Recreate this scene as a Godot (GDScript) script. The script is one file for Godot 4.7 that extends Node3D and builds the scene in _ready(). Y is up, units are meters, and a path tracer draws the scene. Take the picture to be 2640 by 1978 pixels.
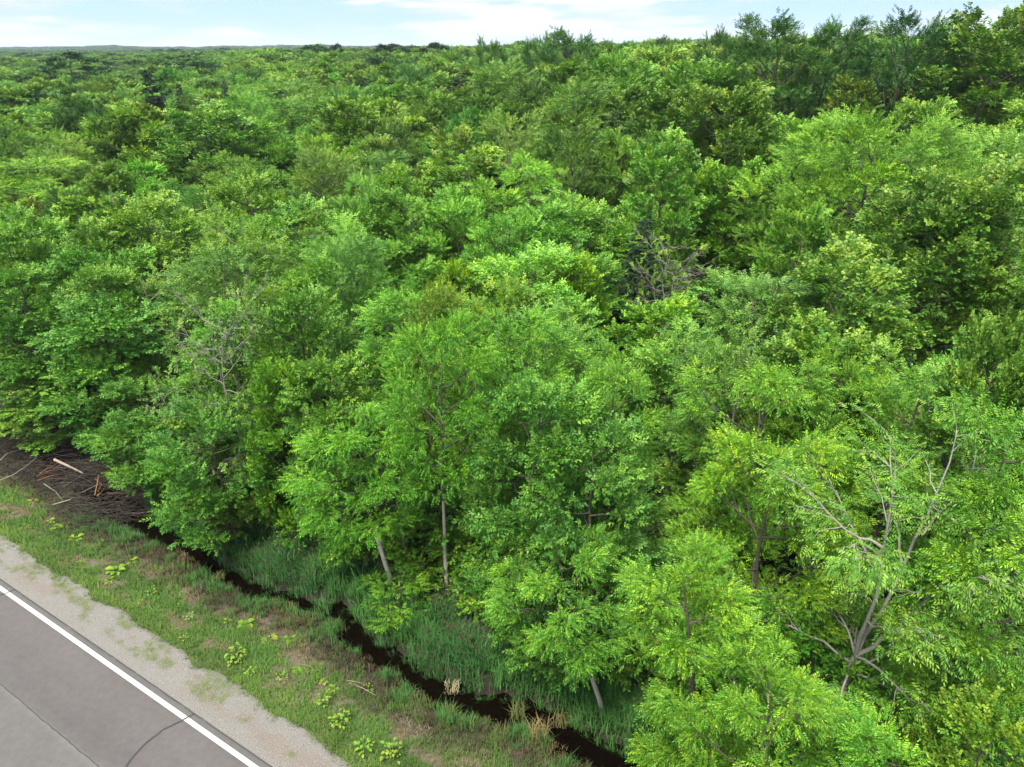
extends Node3D
# A road edge, a ditch stream and a wide mixed forest, seen from a drone 17 m up. Units are metres; the road frame (s along, n across) is turned into the world by rd().

const ROAD_AT := Vector2(-6.7303, 12.4588)
const ALONG := Vector2(0.85258, -0.52260)
const ACROSS := Vector2(0.52260, 0.85258)

var rng: RandomNumberGenerator = RandomNumberGenerator.new()
var wave: FastNoiseLite = FastNoiseLite.new()
var fine: FastNoiseLite = FastNoiseLite.new()
var M := {}
var kinds = {}
var used = {}
var taken: Array = []


func _ready() -> void:
	rng.seed = 20240611
	wave.seed = 5
	wave.frequency = 0.05
	wave.fractal_octaves = 4
	fine.seed = 9
	fine.frequency = 0.6
	fine.fractal_octaves = 3
	camera_and_light()
	make_materials()
	make_setting()
	make_kinds()
	placed_trees()
	filled_forest()
	far_forest()
	bank_shrubs()
	ground_cover()
	verge_plants()
	brush_and_sticks()


func camera_and_light() -> void:
	var c = Camera3D.new()
	c.name = "camera"
	c.position = Vector3(0, 17, 0)
	c.rotation_degrees = Vector3(-25.35, 0, 0)
	c.fov = 56.82
	c.near = 0.2
	c.far = 9000
	add_child(c)
	c.current = true
	var e = Environment.new()
	e.background_mode = Environment.BG_SKY
	var sky = Sky.new()
	var pano = PanoramaSkyMaterial.new()
	pano.panorama = ImageTexture.create_from_image(sky_image())
	sky.sky_material = pano
	e.sky = sky
	e.tonemap_mode = Environment.TONE_MAPPER_LINEAR
	e.tonemap_exposure = 4.8
	e.background_energy_multiplier = 1.0
	e.sdfgi_enabled = true
	e.ssao_enabled = true
	e.ssil_enabled = true
	e.fog_enabled = FOG > 0.0
	e.fog_density = FOG
	e.fog_light_color = Color(0.80, 0.88, 0.97)
	var w = WorldEnvironment.new()
	w.name = "world_environment"
	w.environment = e
	add_child(w)
	var sun = DirectionalLight3D.new()
	sun.name = "sun"
	sun.light_energy = 0.5
	sun.light_angular_distance = 12.0
	sun.light_color = Color(1.0, 0.95, 0.86)
	sun.shadow_enabled = true
	sun.rotation_degrees = Vector3(-62, -35, 0)
	add_child(sun)

const FOG := 0.00012


func sky_color(d: Vector3, near_detail: bool) -> Color:
	var up = maxf(d.y, 0.0)
	var p = Vector2(d.x, d.z) / (up + 0.10)
	var a = wave.get_noise_2d(p.x * 9.0 + 40.0, p.y * 9.0 + 11.0)
	var cover = 0.5 + 1.1 * a
	var az = atan2(d.x, -d.z)
	if near_detail:
		var el = rad_to_deg(asin(clampf(d.y, -1, 1)))
		cover += 0.95 * fine.get_noise_2d(az * 14.0, el * 1.9)
		cover += 0.45 * fine.get_noise_2d(az * 20.0 + 9.0, el * 4.5)
	# broad gaps of blue between the banks of cloud; the same kind of gaps repeats all round
	var gap = 0.0
	for k in 9:
		var at = -0.29 + k * 0.698
		var off = wrapf(az - at + 0.05 * fine.get_noise_2d(az * 3.0, up * 160.0), -PI, PI)
		gap += exp(-pow(off / 0.19, 2.0)) * exp(-pow((up - 0.042 - 0.006 * sin(k * 2.0)) / 0.023, 2.0))
		off = wrapf(az - at - 0.64, -PI, PI)
		gap += 0.55 * exp(-pow(off / 0.24, 2.0)) * exp(-pow((up - 0.038) / 0.024, 2.0))
	var white = smoothstep(0.0, 1.0, clampf(0.70 + cover * 0.70 - gap * 0.85, 0.0, 1.0))
	white = maxf(white, 1.0 - smoothstep(0.0, 0.014, up))
	var blue = Color(0.27, 0.48, 0.78).lerp(Color(0.22, 0.46, 0.82), smoothstep(0.1, 0.9, up))
	var cloud = Color(0.97, 0.985, 1.0) * (0.95 + 0.16 * a)
	if near_detail:
		cloud *= 0.92 + 0.22 * fine.get_noise_2d(az * 11.0 + 70.0, up * 130.0)
	var c = blue.lerp(cloud, white)
	return c * (0.262 + 0.30 * up)


func sky_image() -> Image:
	var w = 4096
	var h = 2048
	var low = Image.create(512, 256, false, Image.FORMAT_RGB8)
	for y in 256:
		var el = PI / 2 - (y + 0.5) / 256.0 * PI
		for x in 512:
			var az = (x + 0.5) / 512.0 * TAU
			var d = Vector3(sin(az) * cos(el), sin(maxf(el, 0.0)), -cos(az) * cos(el))
			low.set_pixel(x, y, sky_color(d, false).linear_to_srgb() if el > 0 else Color(0.30, 0.34, 0.30))
	low.resize(w, h, Image.INTERPOLATE_CUBIC)
	for y in range(880, 1026):
		var el = PI / 2 - (y + 0.5) / h * PI
		var share = smoothstep(880.0, 930.0, y)
		for x in w:
			if absi(wrapi(x, -2048, 2048)) > 900:
				if y % 2 == 0 or x % 2 == 0:
					pass
			var az = (x + 0.5) / w * TAU
			var d = Vector3(sin(az) * cos(el), sin(maxf(el, 0.0)), -cos(az) * cos(el))
			var c = sky_color(d, true).linear_to_srgb()
			low.set_pixel(x, y, low.get_pixel(x, y).lerp(c, share))
	return low


# ---------------------------------------------------------------- helpers

func rd(s: float, n: float, y: float) -> Vector3:
	var q = ROAD_AT + ALONG * s + ACROSS * n
	return Vector3(q.x, y, -q.y)


func road_of(x: float, z: float) -> Vector2:
	var q = Vector2(x, -z) - ROAD_AT
	return Vector2(q.dot(ALONG), q.dot(ACROSS))


func numbered(called: String) -> String:
	var k: int = used.get(called, 0)
	used[called] = k + 1
	return called if k == 0 else "%s_%03d" % [called, k]


func tag(o: Node, label: String, category: String, group := "") -> void:
	o.set_meta("label", label)
	o.set_meta("category", category)
	if group != "":
		o.set_meta("group", group)


func put(called: String, mesh: Mesh, m: Material, parent: Node = null) -> MeshInstance3D:
	var o = MeshInstance3D.new()
	o.name = numbered(called) if parent == null else called
	o.mesh = mesh
	o.material_override = m
	(self if parent == null else parent).add_child(o, true)
	return o


func scatter(called: String, mesh: Mesh, m: Material, where: Array, tints: Array, parent: Node = null) -> MultiMeshInstance3D:
	var mm = MultiMesh.new()
	mm.transform_format = MultiMesh.TRANSFORM_3D
	mm.use_colors = true
	mm.mesh = mesh
	mm.instance_count = where.size()
	for k in where.size():
		mm.set_instance_transform(k, where[k])
		mm.set_instance_color(k, tints[k])
	var o = MultiMeshInstance3D.new()
	o.name = numbered(called) if parent == null else called
	o.multimesh = mm
	o.material_override = m
	(self if parent == null else parent).add_child(o, true)
	return o


class Shape:
	var v: PackedVector3Array
	var n: PackedVector3Array
	var c: PackedColorArray
	var i: PackedInt32Array

	func quad(a: Vector3, b: Vector3, d: Vector3, e: Vector3, col: Color) -> void:
		var at = v.size()
		v.append_array([a, b, d, e])
		var nn = (e - b).cross(d - a).normalized()
		n.append_array([nn, nn, nn, nn])
		c.append_array([col, col, col, col])
		i.append_array([at, at + 1, at + 2, at, at + 2, at + 3])

	func leaf(base: Vector3, along: Vector3, side: Vector3, up: Vector3, long: float, wide: float, col: Color) -> void:
		# a leaf folded along its midrib: base, left edge, tip, right edge
		var tip = base + along * long - up * long * 0.12
		var mid = base + along * long * 0.45 + up * wide * 0.12
		var at = v.size()
		v.append_array([base, mid + side * wide * 0.5, tip, mid - side * wide * 0.5])
		n.append_array([up, (up + side * 0.35).normalized(), up, (up - side * 0.35).normalized()])
		c.append_array([col, col, col, col])
		i.append_array([at, at + 2, at + 1, at, at + 3, at + 2])

	func agree() -> Shape:
		# turns every triangle so that it faces the way its normal does (front faces run clockwise)
		for k in range(0, i.size(), 3):
			var p = v[i[k]]
			if (v[i[k + 2]] - p).cross(v[i[k + 1]] - p).dot(n[i[k]]) < 0:
				var keep = i[k + 1]
				i[k + 1] = i[k + 2]
				i[k + 2] = keep
		return self

	func add(o: Shape, t: Transform3D) -> void:
		var at = v.size()
		v.append_array(t * o.v)
		n.append_array(Transform3D(t.basis.orthonormalized(), Vector3.ZERO) * o.n)
		c.append_array(o.c)
		for k in o.i:
			i.append(at + k)

	func tube(pts: Array, r0: float, r1: float, sides: int, col: Color) -> void:
		var first = v.size()
		var count = pts.size()
		for k in count:
			var p: Vector3 = pts[k]
			var d: Vector3 = (pts[mini(k + 1, count - 1)] - pts[maxi(k - 1, 0)]).normalized()
			var a = d.cross(Vector3.RIGHT if absf(d.x) < 0.8 else Vector3.FORWARD).normalized()
			var b = d.cross(a)
			var r = lerpf(r0, r1, k / float(count - 1))
			for j in sides:
				var q = a * cos(TAU * j / sides) + b * sin(TAU * j / sides)
				v.append(p + q * r)
				n.append(q)
				c.append(col)
		for k in count - 1:
			for j in sides:
				var p0 = first + k * sides + j
				var p1 = first + k * sides + (j + 1) % sides
				i.append_array([p0, p0 + sides, p1, p1, p0 + sides, p1 + sides])

	func mesh() -> ArrayMesh:
		var a = []
		a.resize(Mesh.ARRAY_MAX)
		a[Mesh.ARRAY_VERTEX] = v
		a[Mesh.ARRAY_NORMAL] = n
		a[Mesh.ARRAY_COLOR] = c
		a[Mesh.ARRAY_INDEX] = i
		var m = ArrayMesh.new()
		if v.size() > 2:
			m.add_surface_from_arrays(Mesh.PRIMITIVE_TRIANGLES, a)
		return m


func noise_tex(frequency: float, octaves: int, ramp: Array, side := 512, normal := false, bump := 4.0) -> NoiseTexture2D:
	var f = FastNoiseLite.new()
	f.seed = 31 + int(frequency * 1000)
	f.frequency = frequency
	f.fractal_octaves = octaves
	var t = NoiseTexture2D.new()
	t.width = side
	t.height = side
	t.seamless = true
	t.noise = f
	if normal:
		t.as_normal_map = true
		t.bump_strength = bump
	elif ramp.size():
		var g = Gradient.new()
		var offs = PackedFloat32Array()
		var cols = PackedColorArray()
		for k in ramp.size():
			offs.append(k / float(ramp.size() - 1))
			cols.append(ramp[k].linear_to_srgb())
		g.offsets = offs
		g.colors = cols
		t.color_ramp = g
	return t


func foliage(glow: Color, rough := 0.45) -> StandardMaterial3D:
	var m = StandardMaterial3D.new()
	m.vertex_color_use_as_albedo = true
	m.roughness = rough
	m.metallic_specular = 0.36
	m.cull_mode = BaseMaterial3D.CULL_DISABLED
	m.backlight_enabled = true
	m.backlight = glow
	return m


func triplanar(m: StandardMaterial3D, scale: float) -> StandardMaterial3D:
	m.uv1_triplanar = true
	m.uv1_world_triplanar = true
	m.uv1_scale = Vector3.ONE * scale
	return m


func make_materials() -> void:
	M.leaf = foliage(Color(0.42, 0.52, 0.23))
	M.needle = foliage(Color(0.2, 0.25, 0.15), 0.65)
	M.grass = foliage(Color(0.5, 0.6, 0.3), 0.6)
	var bark = StandardMaterial3D.new()
	bark.vertex_color_use_as_albedo = true
	bark.albedo_texture = noise_tex(0.03, 5, [Color(0.55, 0.55, 0.55), Color(0.8, 0.8, 0.8), Color(1, 1, 1)], 256)
	bark.heightmap_enabled = true
	bark.heightmap_texture = noise_tex(0.05, 4, [], 256)
	bark.heightmap_scale = 1.5
	bark.roughness = 0.9
	M.bark = triplanar(bark, 1.6)
	var soil = StandardMaterial3D.new()
	soil.vertex_color_use_as_albedo = true
	soil.albedo_texture = noise_tex(0.02, 6, [Color(0.45, 0.45, 0.45), Color(0.75, 0.75, 0.75), Color(1, 1, 1)], 1024)
	soil.heightmap_enabled = true
	soil.heightmap_texture = noise_tex(0.04, 5, [], 512)
	soil.heightmap_scale = 3.0
	soil.roughness = 0.95
	M.soil = triplanar(soil, 0.5)
	var asphalt = StandardMaterial3D.new()
	asphalt.vertex_color_use_as_albedo = true
	asphalt.albedo_texture = noise_tex(0.055, 5, [Color(0.45, 0.45, 0.45), Color(0.84, 0.84, 0.84), Color(1, 1, 1)], 1024)
	asphalt.detail_enabled = true
	asphalt.detail_blend_mode = BaseMaterial3D.BLEND_MODE_MUL
	asphalt.detail_albedo = noise_tex(0.012, 5, [Color(0.82, 0.82, 0.83), Color(1, 1, 1)], 512)
	asphalt.uv2_triplanar = true
	asphalt.uv2_world_triplanar = true
	asphalt.uv2_scale = Vector3.ONE * 0.17
	asphalt.heightmap_enabled = true
	asphalt.heightmap_texture = noise_tex(0.3, 3, [], 512)
	asphalt.heightmap_scale = 0.4
	asphalt.roughness = 0.85
	M.asphalt = triplanar(asphalt, 0.6)
	var gravel = StandardMaterial3D.new()
	gravel.vertex_color_use_as_albedo = true
	gravel.albedo_texture = noise_tex(0.055, 4, [Color(0.22, 0.22, 0.22), Color(0.5, 0.5, 0.5), Color(0.9, 0.9, 0.9), Color(1, 1, 1)], 1024)
	gravel.heightmap_enabled = true
	gravel.heightmap_texture = noise_tex(0.055, 4, [], 1024)
	gravel.heightmap_scale = 1.6
	gravel.roughness = 0.92
	M.gravel = triplanar(gravel, 0.55)
	var paint = StandardMaterial3D.new()
	paint.vertex_color_use_as_albedo = true
	paint.albedo_texture = noise_tex(0.2, 4, [Color(0.30, 0.30, 0.30), Color(0.95, 0.95, 0.95), Color(1, 1, 1), Color(1, 1, 1)], 512)
	paint.roughness = 0.7
	M.paint = triplanar(paint, 0.6)
	var tar = StandardMaterial3D.new()
	tar.albedo_color = Color(0.022, 0.022, 0.025).linear_to_srgb()
	tar.roughness = 0.6
	M.tar = tar
	var water = StandardMaterial3D.new()
	water.albedo_color = Color(0.0025, 0.0015, 0.001).linear_to_srgb()
	water.roughness = 0.10
	water.metallic_specular = 0.3
	water.normal_enabled = true
	water.normal_texture = noise_tex(0.02, 3, [], 512, true, 2.0)
	water.normal_scale = 0.25
	M.water = triplanar(water, 0.4)
	var stone = StandardMaterial3D.new()
	stone.vertex_color_use_as_albedo = true
	stone.roughness = 0.9
	M.stone = stone


# ---------------------------------------------------------------- the setting

const STREAM := [Vector3(-60, 6.2, 0.9), Vector3(-26, 6.2, 0.9), Vector3(-18.5, 5.9, 1.0), Vector3(-14.8, 5.44, 1.35), Vector3(-12.6, 5.32, 0.75), Vector3(-9.84, 5.46, 0.6), Vector3(-7.94, 5.05, 0.55), Vector3(-5.96, 5.09, 0.5), Vector3(-4.32, 5.55, 0.4), Vector3(-2.58, 5.85, 0.45), Vector3(-1.63, 5.3, 0.7), Vector3(0.08, 5.15, 0.5), Vector3(1.89, 4.98, 0.6), Vector3(3.04, 5.09, 0.7), Vector3(4.4, 5.5, 0.75), Vector3(5.5, 5.8, 0.65), Vector3(6.43, 5.5, 0.75), Vector3(7.83, 5.57, 0.8), Vector3(14, 5.6, 0.8), Vector3(60, 5.6, 0.8)]


func stream_at(s: float) -> Vector2:
	for k in STREAM.size() - 1:
		if s < STREAM[k + 1].x:
			var t = clampf((s - STREAM[k].x) / (STREAM[k + 1].x - STREAM[k].x), 0, 1)
			t = t * t * (3 - 2 * t)
			return Vector2(lerpf(STREAM[k].y, STREAM[k + 1].y, t), lerpf(STREAM[k].z, STREAM[k + 1].z, t))
	return Vector2(5.6, 0.8)


func ground_height(s: float, n: float) -> float:
	var st = stream_at(s)
	var near = st.x - st.y * 0.5 + 0.13 * fine.get_noise_1d(s * 2.6) + 0.10 * fine.get_noise_1d(s * 7.0 + 50.0)
	var far = st.x + st.y * 0.5 + 0.13 * fine.get_noise_1d(s * 2.2 + 90.0) + 0.10 * fine.get_noise_1d(s * 6.0 + 150.0)
	var rough = 0.05 * fine.get_noise_2d(s * 1.3, n * 1.3)
	if n < 0.25:
		return -0.05
	if n < 1.5:
		return lerpf(-0.05, -0.10, (n - 0.25) / 1.25)
	if n < near:
		var t = (n - 1.5) / (near - 1.5)
		return lerpf(-0.10, -0.82, t * t * (2.2 - 1.2 * t)) + rough * minf(1.0, (n - 1.5) * 2.0) - 0.25 * smoothstep(0.9, 1.0, t)
	if n < far:
		return -1.25
	var d = n - far
	return lerpf(-1.05, -0.5, smoothstep(0.0, 0.9, d + 0.25 * fine.get_noise_1d(s * 1.4))) + rough + hill(s, n, d)


func hill(s: float, n: float, d: float) -> float:
	var y = 0.9 * wave.get_noise_2d(s * 0.6, n * 0.6) * smoothstep(3.0, 25.0, d)
	var p = rd(s, n, 0)
	var far = -p.z
	var side = p.x / maxf(far, 1.0)
	y += 14.0 * smoothstep(1500.0, 2600.0, far) * (0.6 + 0.6 * wave.get_noise_1d(side * 160.0)) * smoothstep(0.1, -0.35, side)
	return y


func spread_steps(lo: float, a: float, b: float, step: float, hi: float) -> PackedFloat32Array:
	var out = PackedFloat32Array()
	var x = a
	while x < b:
		out.append(x)
		x += step
	var grow = step
	while x < hi:
		out.append(x)
		grow *= 1.25
		x += grow
	out.append(hi)
	x = a - step
	grow = step
	while x > lo:
		out.insert(0, x)
		grow *= 1.25
		x -= grow
	out.insert(0, lo)
	return out


func grid(ss: PackedFloat32Array, ns: PackedFloat32Array, height: Callable, paint: Callable) -> ArrayMesh:
	var sh = Shape.new()
	var w = ns.size()
	for a in ss:
		for b in ns:
			sh.v.append(rd(a, b, height.call(a, b)))
			sh.c.append(paint.call(a, b))
	sh.n.resize(sh.v.size())
	for j in ss.size():
		for k in w:
			var ds = sh.v[mini(j + 1, ss.size() - 1) * w + k] - sh.v[maxi(j - 1, 0) * w + k]
			var dn = sh.v[j * w + mini(k + 1, w - 1)] - sh.v[j * w + maxi(k - 1, 0)]
			var nn = ds.cross(dn).normalized()
			sh.n[j * w + k] = nn if nn.y > 0 else -nn
	for j in ss.size() - 1:
		for k in w - 1:
			var p = j * w + k
			sh.i.append_array([p, p + w, p + 1, p + 1, p + w, p + w + 1])
	return sh.agree().mesh()


func structure(called: String, mesh: Mesh, m: Material, label: String) -> MeshInstance3D:
	var o = put(called, mesh, m)
	o.set_meta("kind", "structure")
	o.set_meta("label", label)
	return o


func bare_share(s: float, n: float) -> float:
	# how bare and dry the verge is: more so towards the ditch
	var a = wave.get_noise_2d(s * 9.0 + 70.0, n * 14.0) + 0.5 * fine.get_noise_2d(s * 2.5, n * 2.5)
	return clampf(smoothstep(0.0, 0.40, a + 0.10 * (n - 2.6)), 0, 1) * smoothstep(1.7, 2.4, n)


func ground_paint(s: float, n: float) -> Color:
	var st = stream_at(s)
	var near = st.x - st.y * 0.5
	if n < near:
		var green = Color(0.07, 0.11, 0.03)
		var tan = Color(0.15, 0.13, 0.095)
		var c = green.lerp(tan, bare_share(s, n))
		var mud = smoothstep(near - 1.7, near - 0.4, n + 0.7 * wave.get_noise_2d(s * 10.0, n * 10.0) + 0.4 * fine.get_noise_2d(s * 2.0, n * 2.0))
		return c.lerp(Color(0.020, 0.013, 0.008), mud)
	return Color(0.018, 0.015, 0.008)


func make_setting() -> void:
	var ss = spread_steps(-6000, -32, 16, 0.16, 6000)
	var ns = spread_steps(-4000, 1.3, 7.5, 0.14, 6000)
	structure("ground", grid(ss, ns, ground_height, ground_paint), M.soil, "dark soil and leaf litter ground under the forest and verge")
	var rs = PackedFloat32Array()
	for k in range(-200, 201):
		rs.append(k * 0.5)
	rs.insert(0, -900)
	rs.append(900)
	var across = PackedFloat32Array([-6.6, -6.0, -5.2, -4.4, -3.8, -3.4, -3.0, -2.6, -2.3, -2.16, -2.11, -2.06, -1.8, -1.55, -1.3, -1.1, -0.9, -0.7, -0.5, -0.3, -0.1, 0.06, 0.12, 0.18, 0.26])
	structure("road", grid(rs, across, func(_s, n): return 0.0 if n < 0.2 else -0.02, func(s, n): return road_paint(s, n)), M.asphalt, "worn grey asphalt road crossing the bottom left corner")
	var line = grid(rs, PackedFloat32Array([-0.066, 0.0, 0.066]), func(_s, _n): return 0.004, func(_s, _n): return Color(0.44, 0.44, 0.425))
	structure("edge_line", line, M.paint, "solid white painted line along the road edge")
	var seam = Shape.new()
	ribbon(seam, [[-60.0, -2.12], [-9.0, -2.1], [-3.0, -2.13], [60.0, -2.12]], 0.012, 0.0035, 60)
	structure("pavement_seam", seam.agree().mesh(), M.tar, "thin dark lengthwise seam in the asphalt lane")
	var joint = Shape.new()
	ribbon(joint, [[-60.0, 0.22], [-13.0, 0.225], [-2.0, 0.23], [60.0, 0.22]], 0.010, 0.0042, 80)
	structure("pavement_edge", joint.agree().mesh(), M.tar, "thin dark crack where the asphalt meets the gravel")
	var crack = Shape.new()
	ribbon(crack, CRACK_NEAR, 0.026, 0.0085, 12)
	structure("sealed_crack", crack.agree().mesh(), M.tar, "curved tar sealed crack crossing the lane near the bottom edge")
	crack = Shape.new()
	ribbon(crack, CRACK_FAR, 0.026, 0.0085, 12)
	structure("sealed_crack", crack.agree().mesh(), M.tar, "tar sealed crack at the left edge of the photo")
	var gs = PackedFloat32Array()
	for k in range(-400, 301):
		gs.append(k * 0.12)
	gs.insert(0, -900)
	gs.append(900)
	var gn = PackedFloat32Array([0.24, 0.4, 0.55, 0.7, 0.85, 1.0, 1.1, 1.2, 1.3, 1.4, 1.5, 1.6, 1.7, 1.8])
	var gravel = grid(gs, gn, func(s, n): return ground_height(s, n) + 0.018 - 0.09 * smoothstep(1.42, 1.75, n + 0.2 * fine.get_noise_2d(s * 1.1, n) + 0.07 * wave.get_noise_1d(s * 9.0)), gravel_paint)
	structure("gravel_shoulder", gravel, M.gravel, "pale grey and pinkish gravel shoulder beside the road")
	var wsh = Shape.new()
	var s = -60.0
	while s < 59.0:
		var a = stream_at(s)
		var b = stream_at(s + 0.25)
		wsh.quad(rd(s, a.x - a.y * 0.5 - 0.5, -0.93), rd(s + 0.25, b.x - b.y * 0.5 - 0.5, -0.93), rd(s + 0.25, b.x + b.y * 0.5 + 0.5, -0.93), rd(s, a.x + a.y * 0.5 + 0.5, -0.93), Color.WHITE)
		s += 0.25
	for k in wsh.n.size():
		wsh.n[k] = Vector3.UP
	structure("stream", wsh.agree().mesh(), M.water, "narrow dark ditch stream winding between the grassy banks")


const CRACK_NEAR := [[-2.75, 0.24], [-2.85, -0.05], [-3.05, -0.55], [-3.05, -1.1], [-2.95, -1.6], [-2.6, -2.3], [-2.3, -3.0], [-2.4, -4.0], [-2.2, -6.4]]
const CRACK_FAR := [[-12.5, 0.24], [-12.55, -0.05], [-12.8, -0.5], [-12.7, -1.3], [-12.9, -2.5], [-12.8, -4.2], [-13.0, -6.4]]


func ribbon(sh: Shape, pts: Array, half: float, y: float, parts: int) -> void:
	var line: Array = []
	for k in pts.size() - 1:
		for j in parts:
			var t = j / float(parts)
			var s = lerpf(pts[k][0], pts[k + 1][0], t)
			var n = lerpf(pts[k][1], pts[k + 1][1], t)
			var along = Vector2(pts[k + 1][0] - pts[k][0], pts[k + 1][1] - pts[k][1]).normalized()
			var w = 0.035 * fine.get_noise_1d((s + n * 0.7) * 4.0)
			line.append(Vector2(s - along.y * w, n + along.x * w))
	for k in line.size() - 1:
		var a: Vector2 = line[k]
		var b: Vector2 = line[k + 1]
		var side = (b - a).normalized().orthogonal() * half * (1.0 + 0.5 * fine.get_noise_1d(k * 0.9))
		var ya = y - (0.02 if a.y > 0.24 else 0.0)
		sh.quad(rd(a.x + side.x, a.y + side.y, ya), rd(b.x + side.x, b.y + side.y, ya), rd(b.x - side.x, b.y - side.y, ya), rd(a.x - side.x, a.y - side.y, ya), Color.WHITE)
	for k in sh.n.size():
		sh.n[k] = Vector3.UP


func road_paint(s: float, n: float) -> Color:
	var c = Color(0.0990, 0.0935, 0.0968)
	if n > 0.08:
		c = Color(0.1089, 0.1089, 0.1111)
	elif n < -2.1:
		c = Color(0.1133, 0.1122, 0.1133)
	if n > -2.17 and n < -2.1:
		c = Color(0.1265, 0.1265, 0.1265)
	var v = 1.0 + 0.16 * wave.get_noise_2d(s * 2.0, n * 18.0) + 0.10 * wave.get_noise_2d(s * 14.0, n * 14.0 + 60.0)
	v += 0.07 * exp(-pow((n + 0.75) / 0.3, 2.0)) - 0.05 * exp(-pow((n + 1.55) / 0.35, 2.0))
	return c * v


func gravel_paint(s: float, n: float) -> Color:
	var grey = Color(0.235, 0.230, 0.225)
	var pink = Color(0.225, 0.200, 0.182)
	var a = smoothstep(-0.1, 0.3, wave.get_noise_2d(s * 6.0 + 20.0, n * 20.0)) * smoothstep(0.3, 0.7, n) * smoothstep(1.35, 0.9, n)
	var c = grey.lerp(pink, a)
	var green = smoothstep(0.05, 0.3, wave.get_noise_2d(s * 10.0 + 90.0, n * 22.0 + 3.0)) * smoothstep(0.55, 0.8, n)
	return c.lerp(Color(0.12, 0.145, 0.06), 0.5 * green)


# ---------------------------------------------------------------- trees

func vary(c: Color, by: float) -> Color:
	var k = 1.0 + rng.randf_range(-by, by)
	return Color(c.r * k * (1.0 + rng.randf_range(-by, by) * 0.5), c.g * k, c.b * k)


func sprays(kind: String, base: Color, tip: Color) -> Array:
	# [ordinary sprays, young sprays from the tips]; every spray is a twig with its leaves, along +Z
	var out = [[], []]
	for young in 2:
		for j in 5:
			var sh = Shape.new()
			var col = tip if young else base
			if kind == "pinnate":
				var rib = 0.25
				for k in 5:
					var z = 0.07 + rib * k / 5.0
					var at = Vector3(0, -0.25 * z * z * 3.0, z)
					var droop = -0.5 - 0.25 * k / 5.0
					for side in ([-1.0, 1.0] if k < 4 else [0.0]):
						var along = Vector3(side * 0.85, droop + rng.randf_range(-0.2, 0.2), 0.55 if side != 0 else 1.0).normalized()
						var up = (Vector3.UP + Vector3(side * 0.3, 0, rng.randf_range(-0.3, 0.3))).normalized()
						var across = along.cross(up).normalized()
						sh.leaf(at, along, across, across.cross(along).normalized(), rng.randf_range(0.070, 0.105), rng.randf_range(0.024, 0.036), vary(col, 0.16))
			elif kind == "needle":
				for k in 13:
					var z = 0.05 + 0.34 * k / 12.0
					for side in [-1.0, 1.0]:
						var along = Vector3(side * 0.8, rng.randf_range(-0.35, 0.1), 0.75).normalized()
						var up = (Vector3.UP + Vector3(rng.randf_range(-0.4, 0.4), 0, 0)).normalized()
						var across = along.cross(up).normalized()
						sh.leaf(Vector3(0, -0.2 * z * z, z), along, across, across.cross(along).normalized(), 0.135 * (1.15 - 0.7 * k / 12.0), 0.03, vary(col, 0.2))
			else:
				var long = 0.105 if kind == "leafy" else 0.12 if kind == "broad" else 0.095
				var wide = 0.055 if kind == "leafy" else 0.09 if kind == "broad" else 0.03
				var count = 12 if kind == "leafy" else 10 if kind == "broad" else 16
				for k in count:
					var z = 0.02 + 0.36 * k / float(count)
					var az = k * 2.4 + rng.randf_range(-0.4, 0.4)
					var along = Vector3(cos(az) * 0.9, sin(az) * 0.35 - 0.15, 0.55).normalized()
					var up = (Vector3.UP + Vector3(rng.randf_range(-0.5, 0.5), 0, rng.randf_range(-0.5, 0.5))).normalized()
					var across = along.cross(up).normalized()
					sh.leaf(Vector3(0, -0.15 * z * z, z), along, across, across.cross(along).normalized(), long * rng.randf_range(0.8, 1.2), wide * rng.randf_range(0.8, 1.2), vary(col, 0.16))
			out[young].append(sh)
	return out


func looks(kind: String, base: Color, tip: Color) -> Array:
	# three tones of the same leaf, for clumps that differ within one crown
	var out = []
	for k in [Color(0.84, 0.86, 0.95), Color(1, 1, 1), Color(1.22, 1.10, 0.95)]:
		out.append(sprays(kind, base * k, tip * k))
	return out


func facing(at: Vector3, dir: Vector3, roll: float, size: float) -> Transform3D:
	var z = dir.normalized()
	var x = Vector3.UP.cross(z)
	x = x.normalized() if x.length() > 0.05 else Vector3.RIGHT
	var y = z.cross(x)
	return Transform3D(Basis(x, y, z).rotated(z, roll).scaled(Vector3.ONE * size), at)


func bend(a: Vector3, b: Vector3, lift: Vector3, parts: int, wobble: float) -> Array:
	var pts = []
	for k in parts + 1:
		var t = k / float(parts)
		var p = a.lerp(b, t) + lift * (4.0 * t * (1.0 - t))
		if k > 0 and k < parts:
			p += Vector3(rng.randf_range(-1, 1), rng.randf_range(-1, 1), rng.randf_range(-1, 1)) * wobble
		pts.append(p)
	return pts


func along(pts: Array, t: float) -> Vector3:
	var x = clampf(t, 0, 0.9999) * (pts.size() - 1)
	return pts[int(x)].lerp(pts[int(x) + 1], x - int(x))


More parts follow.
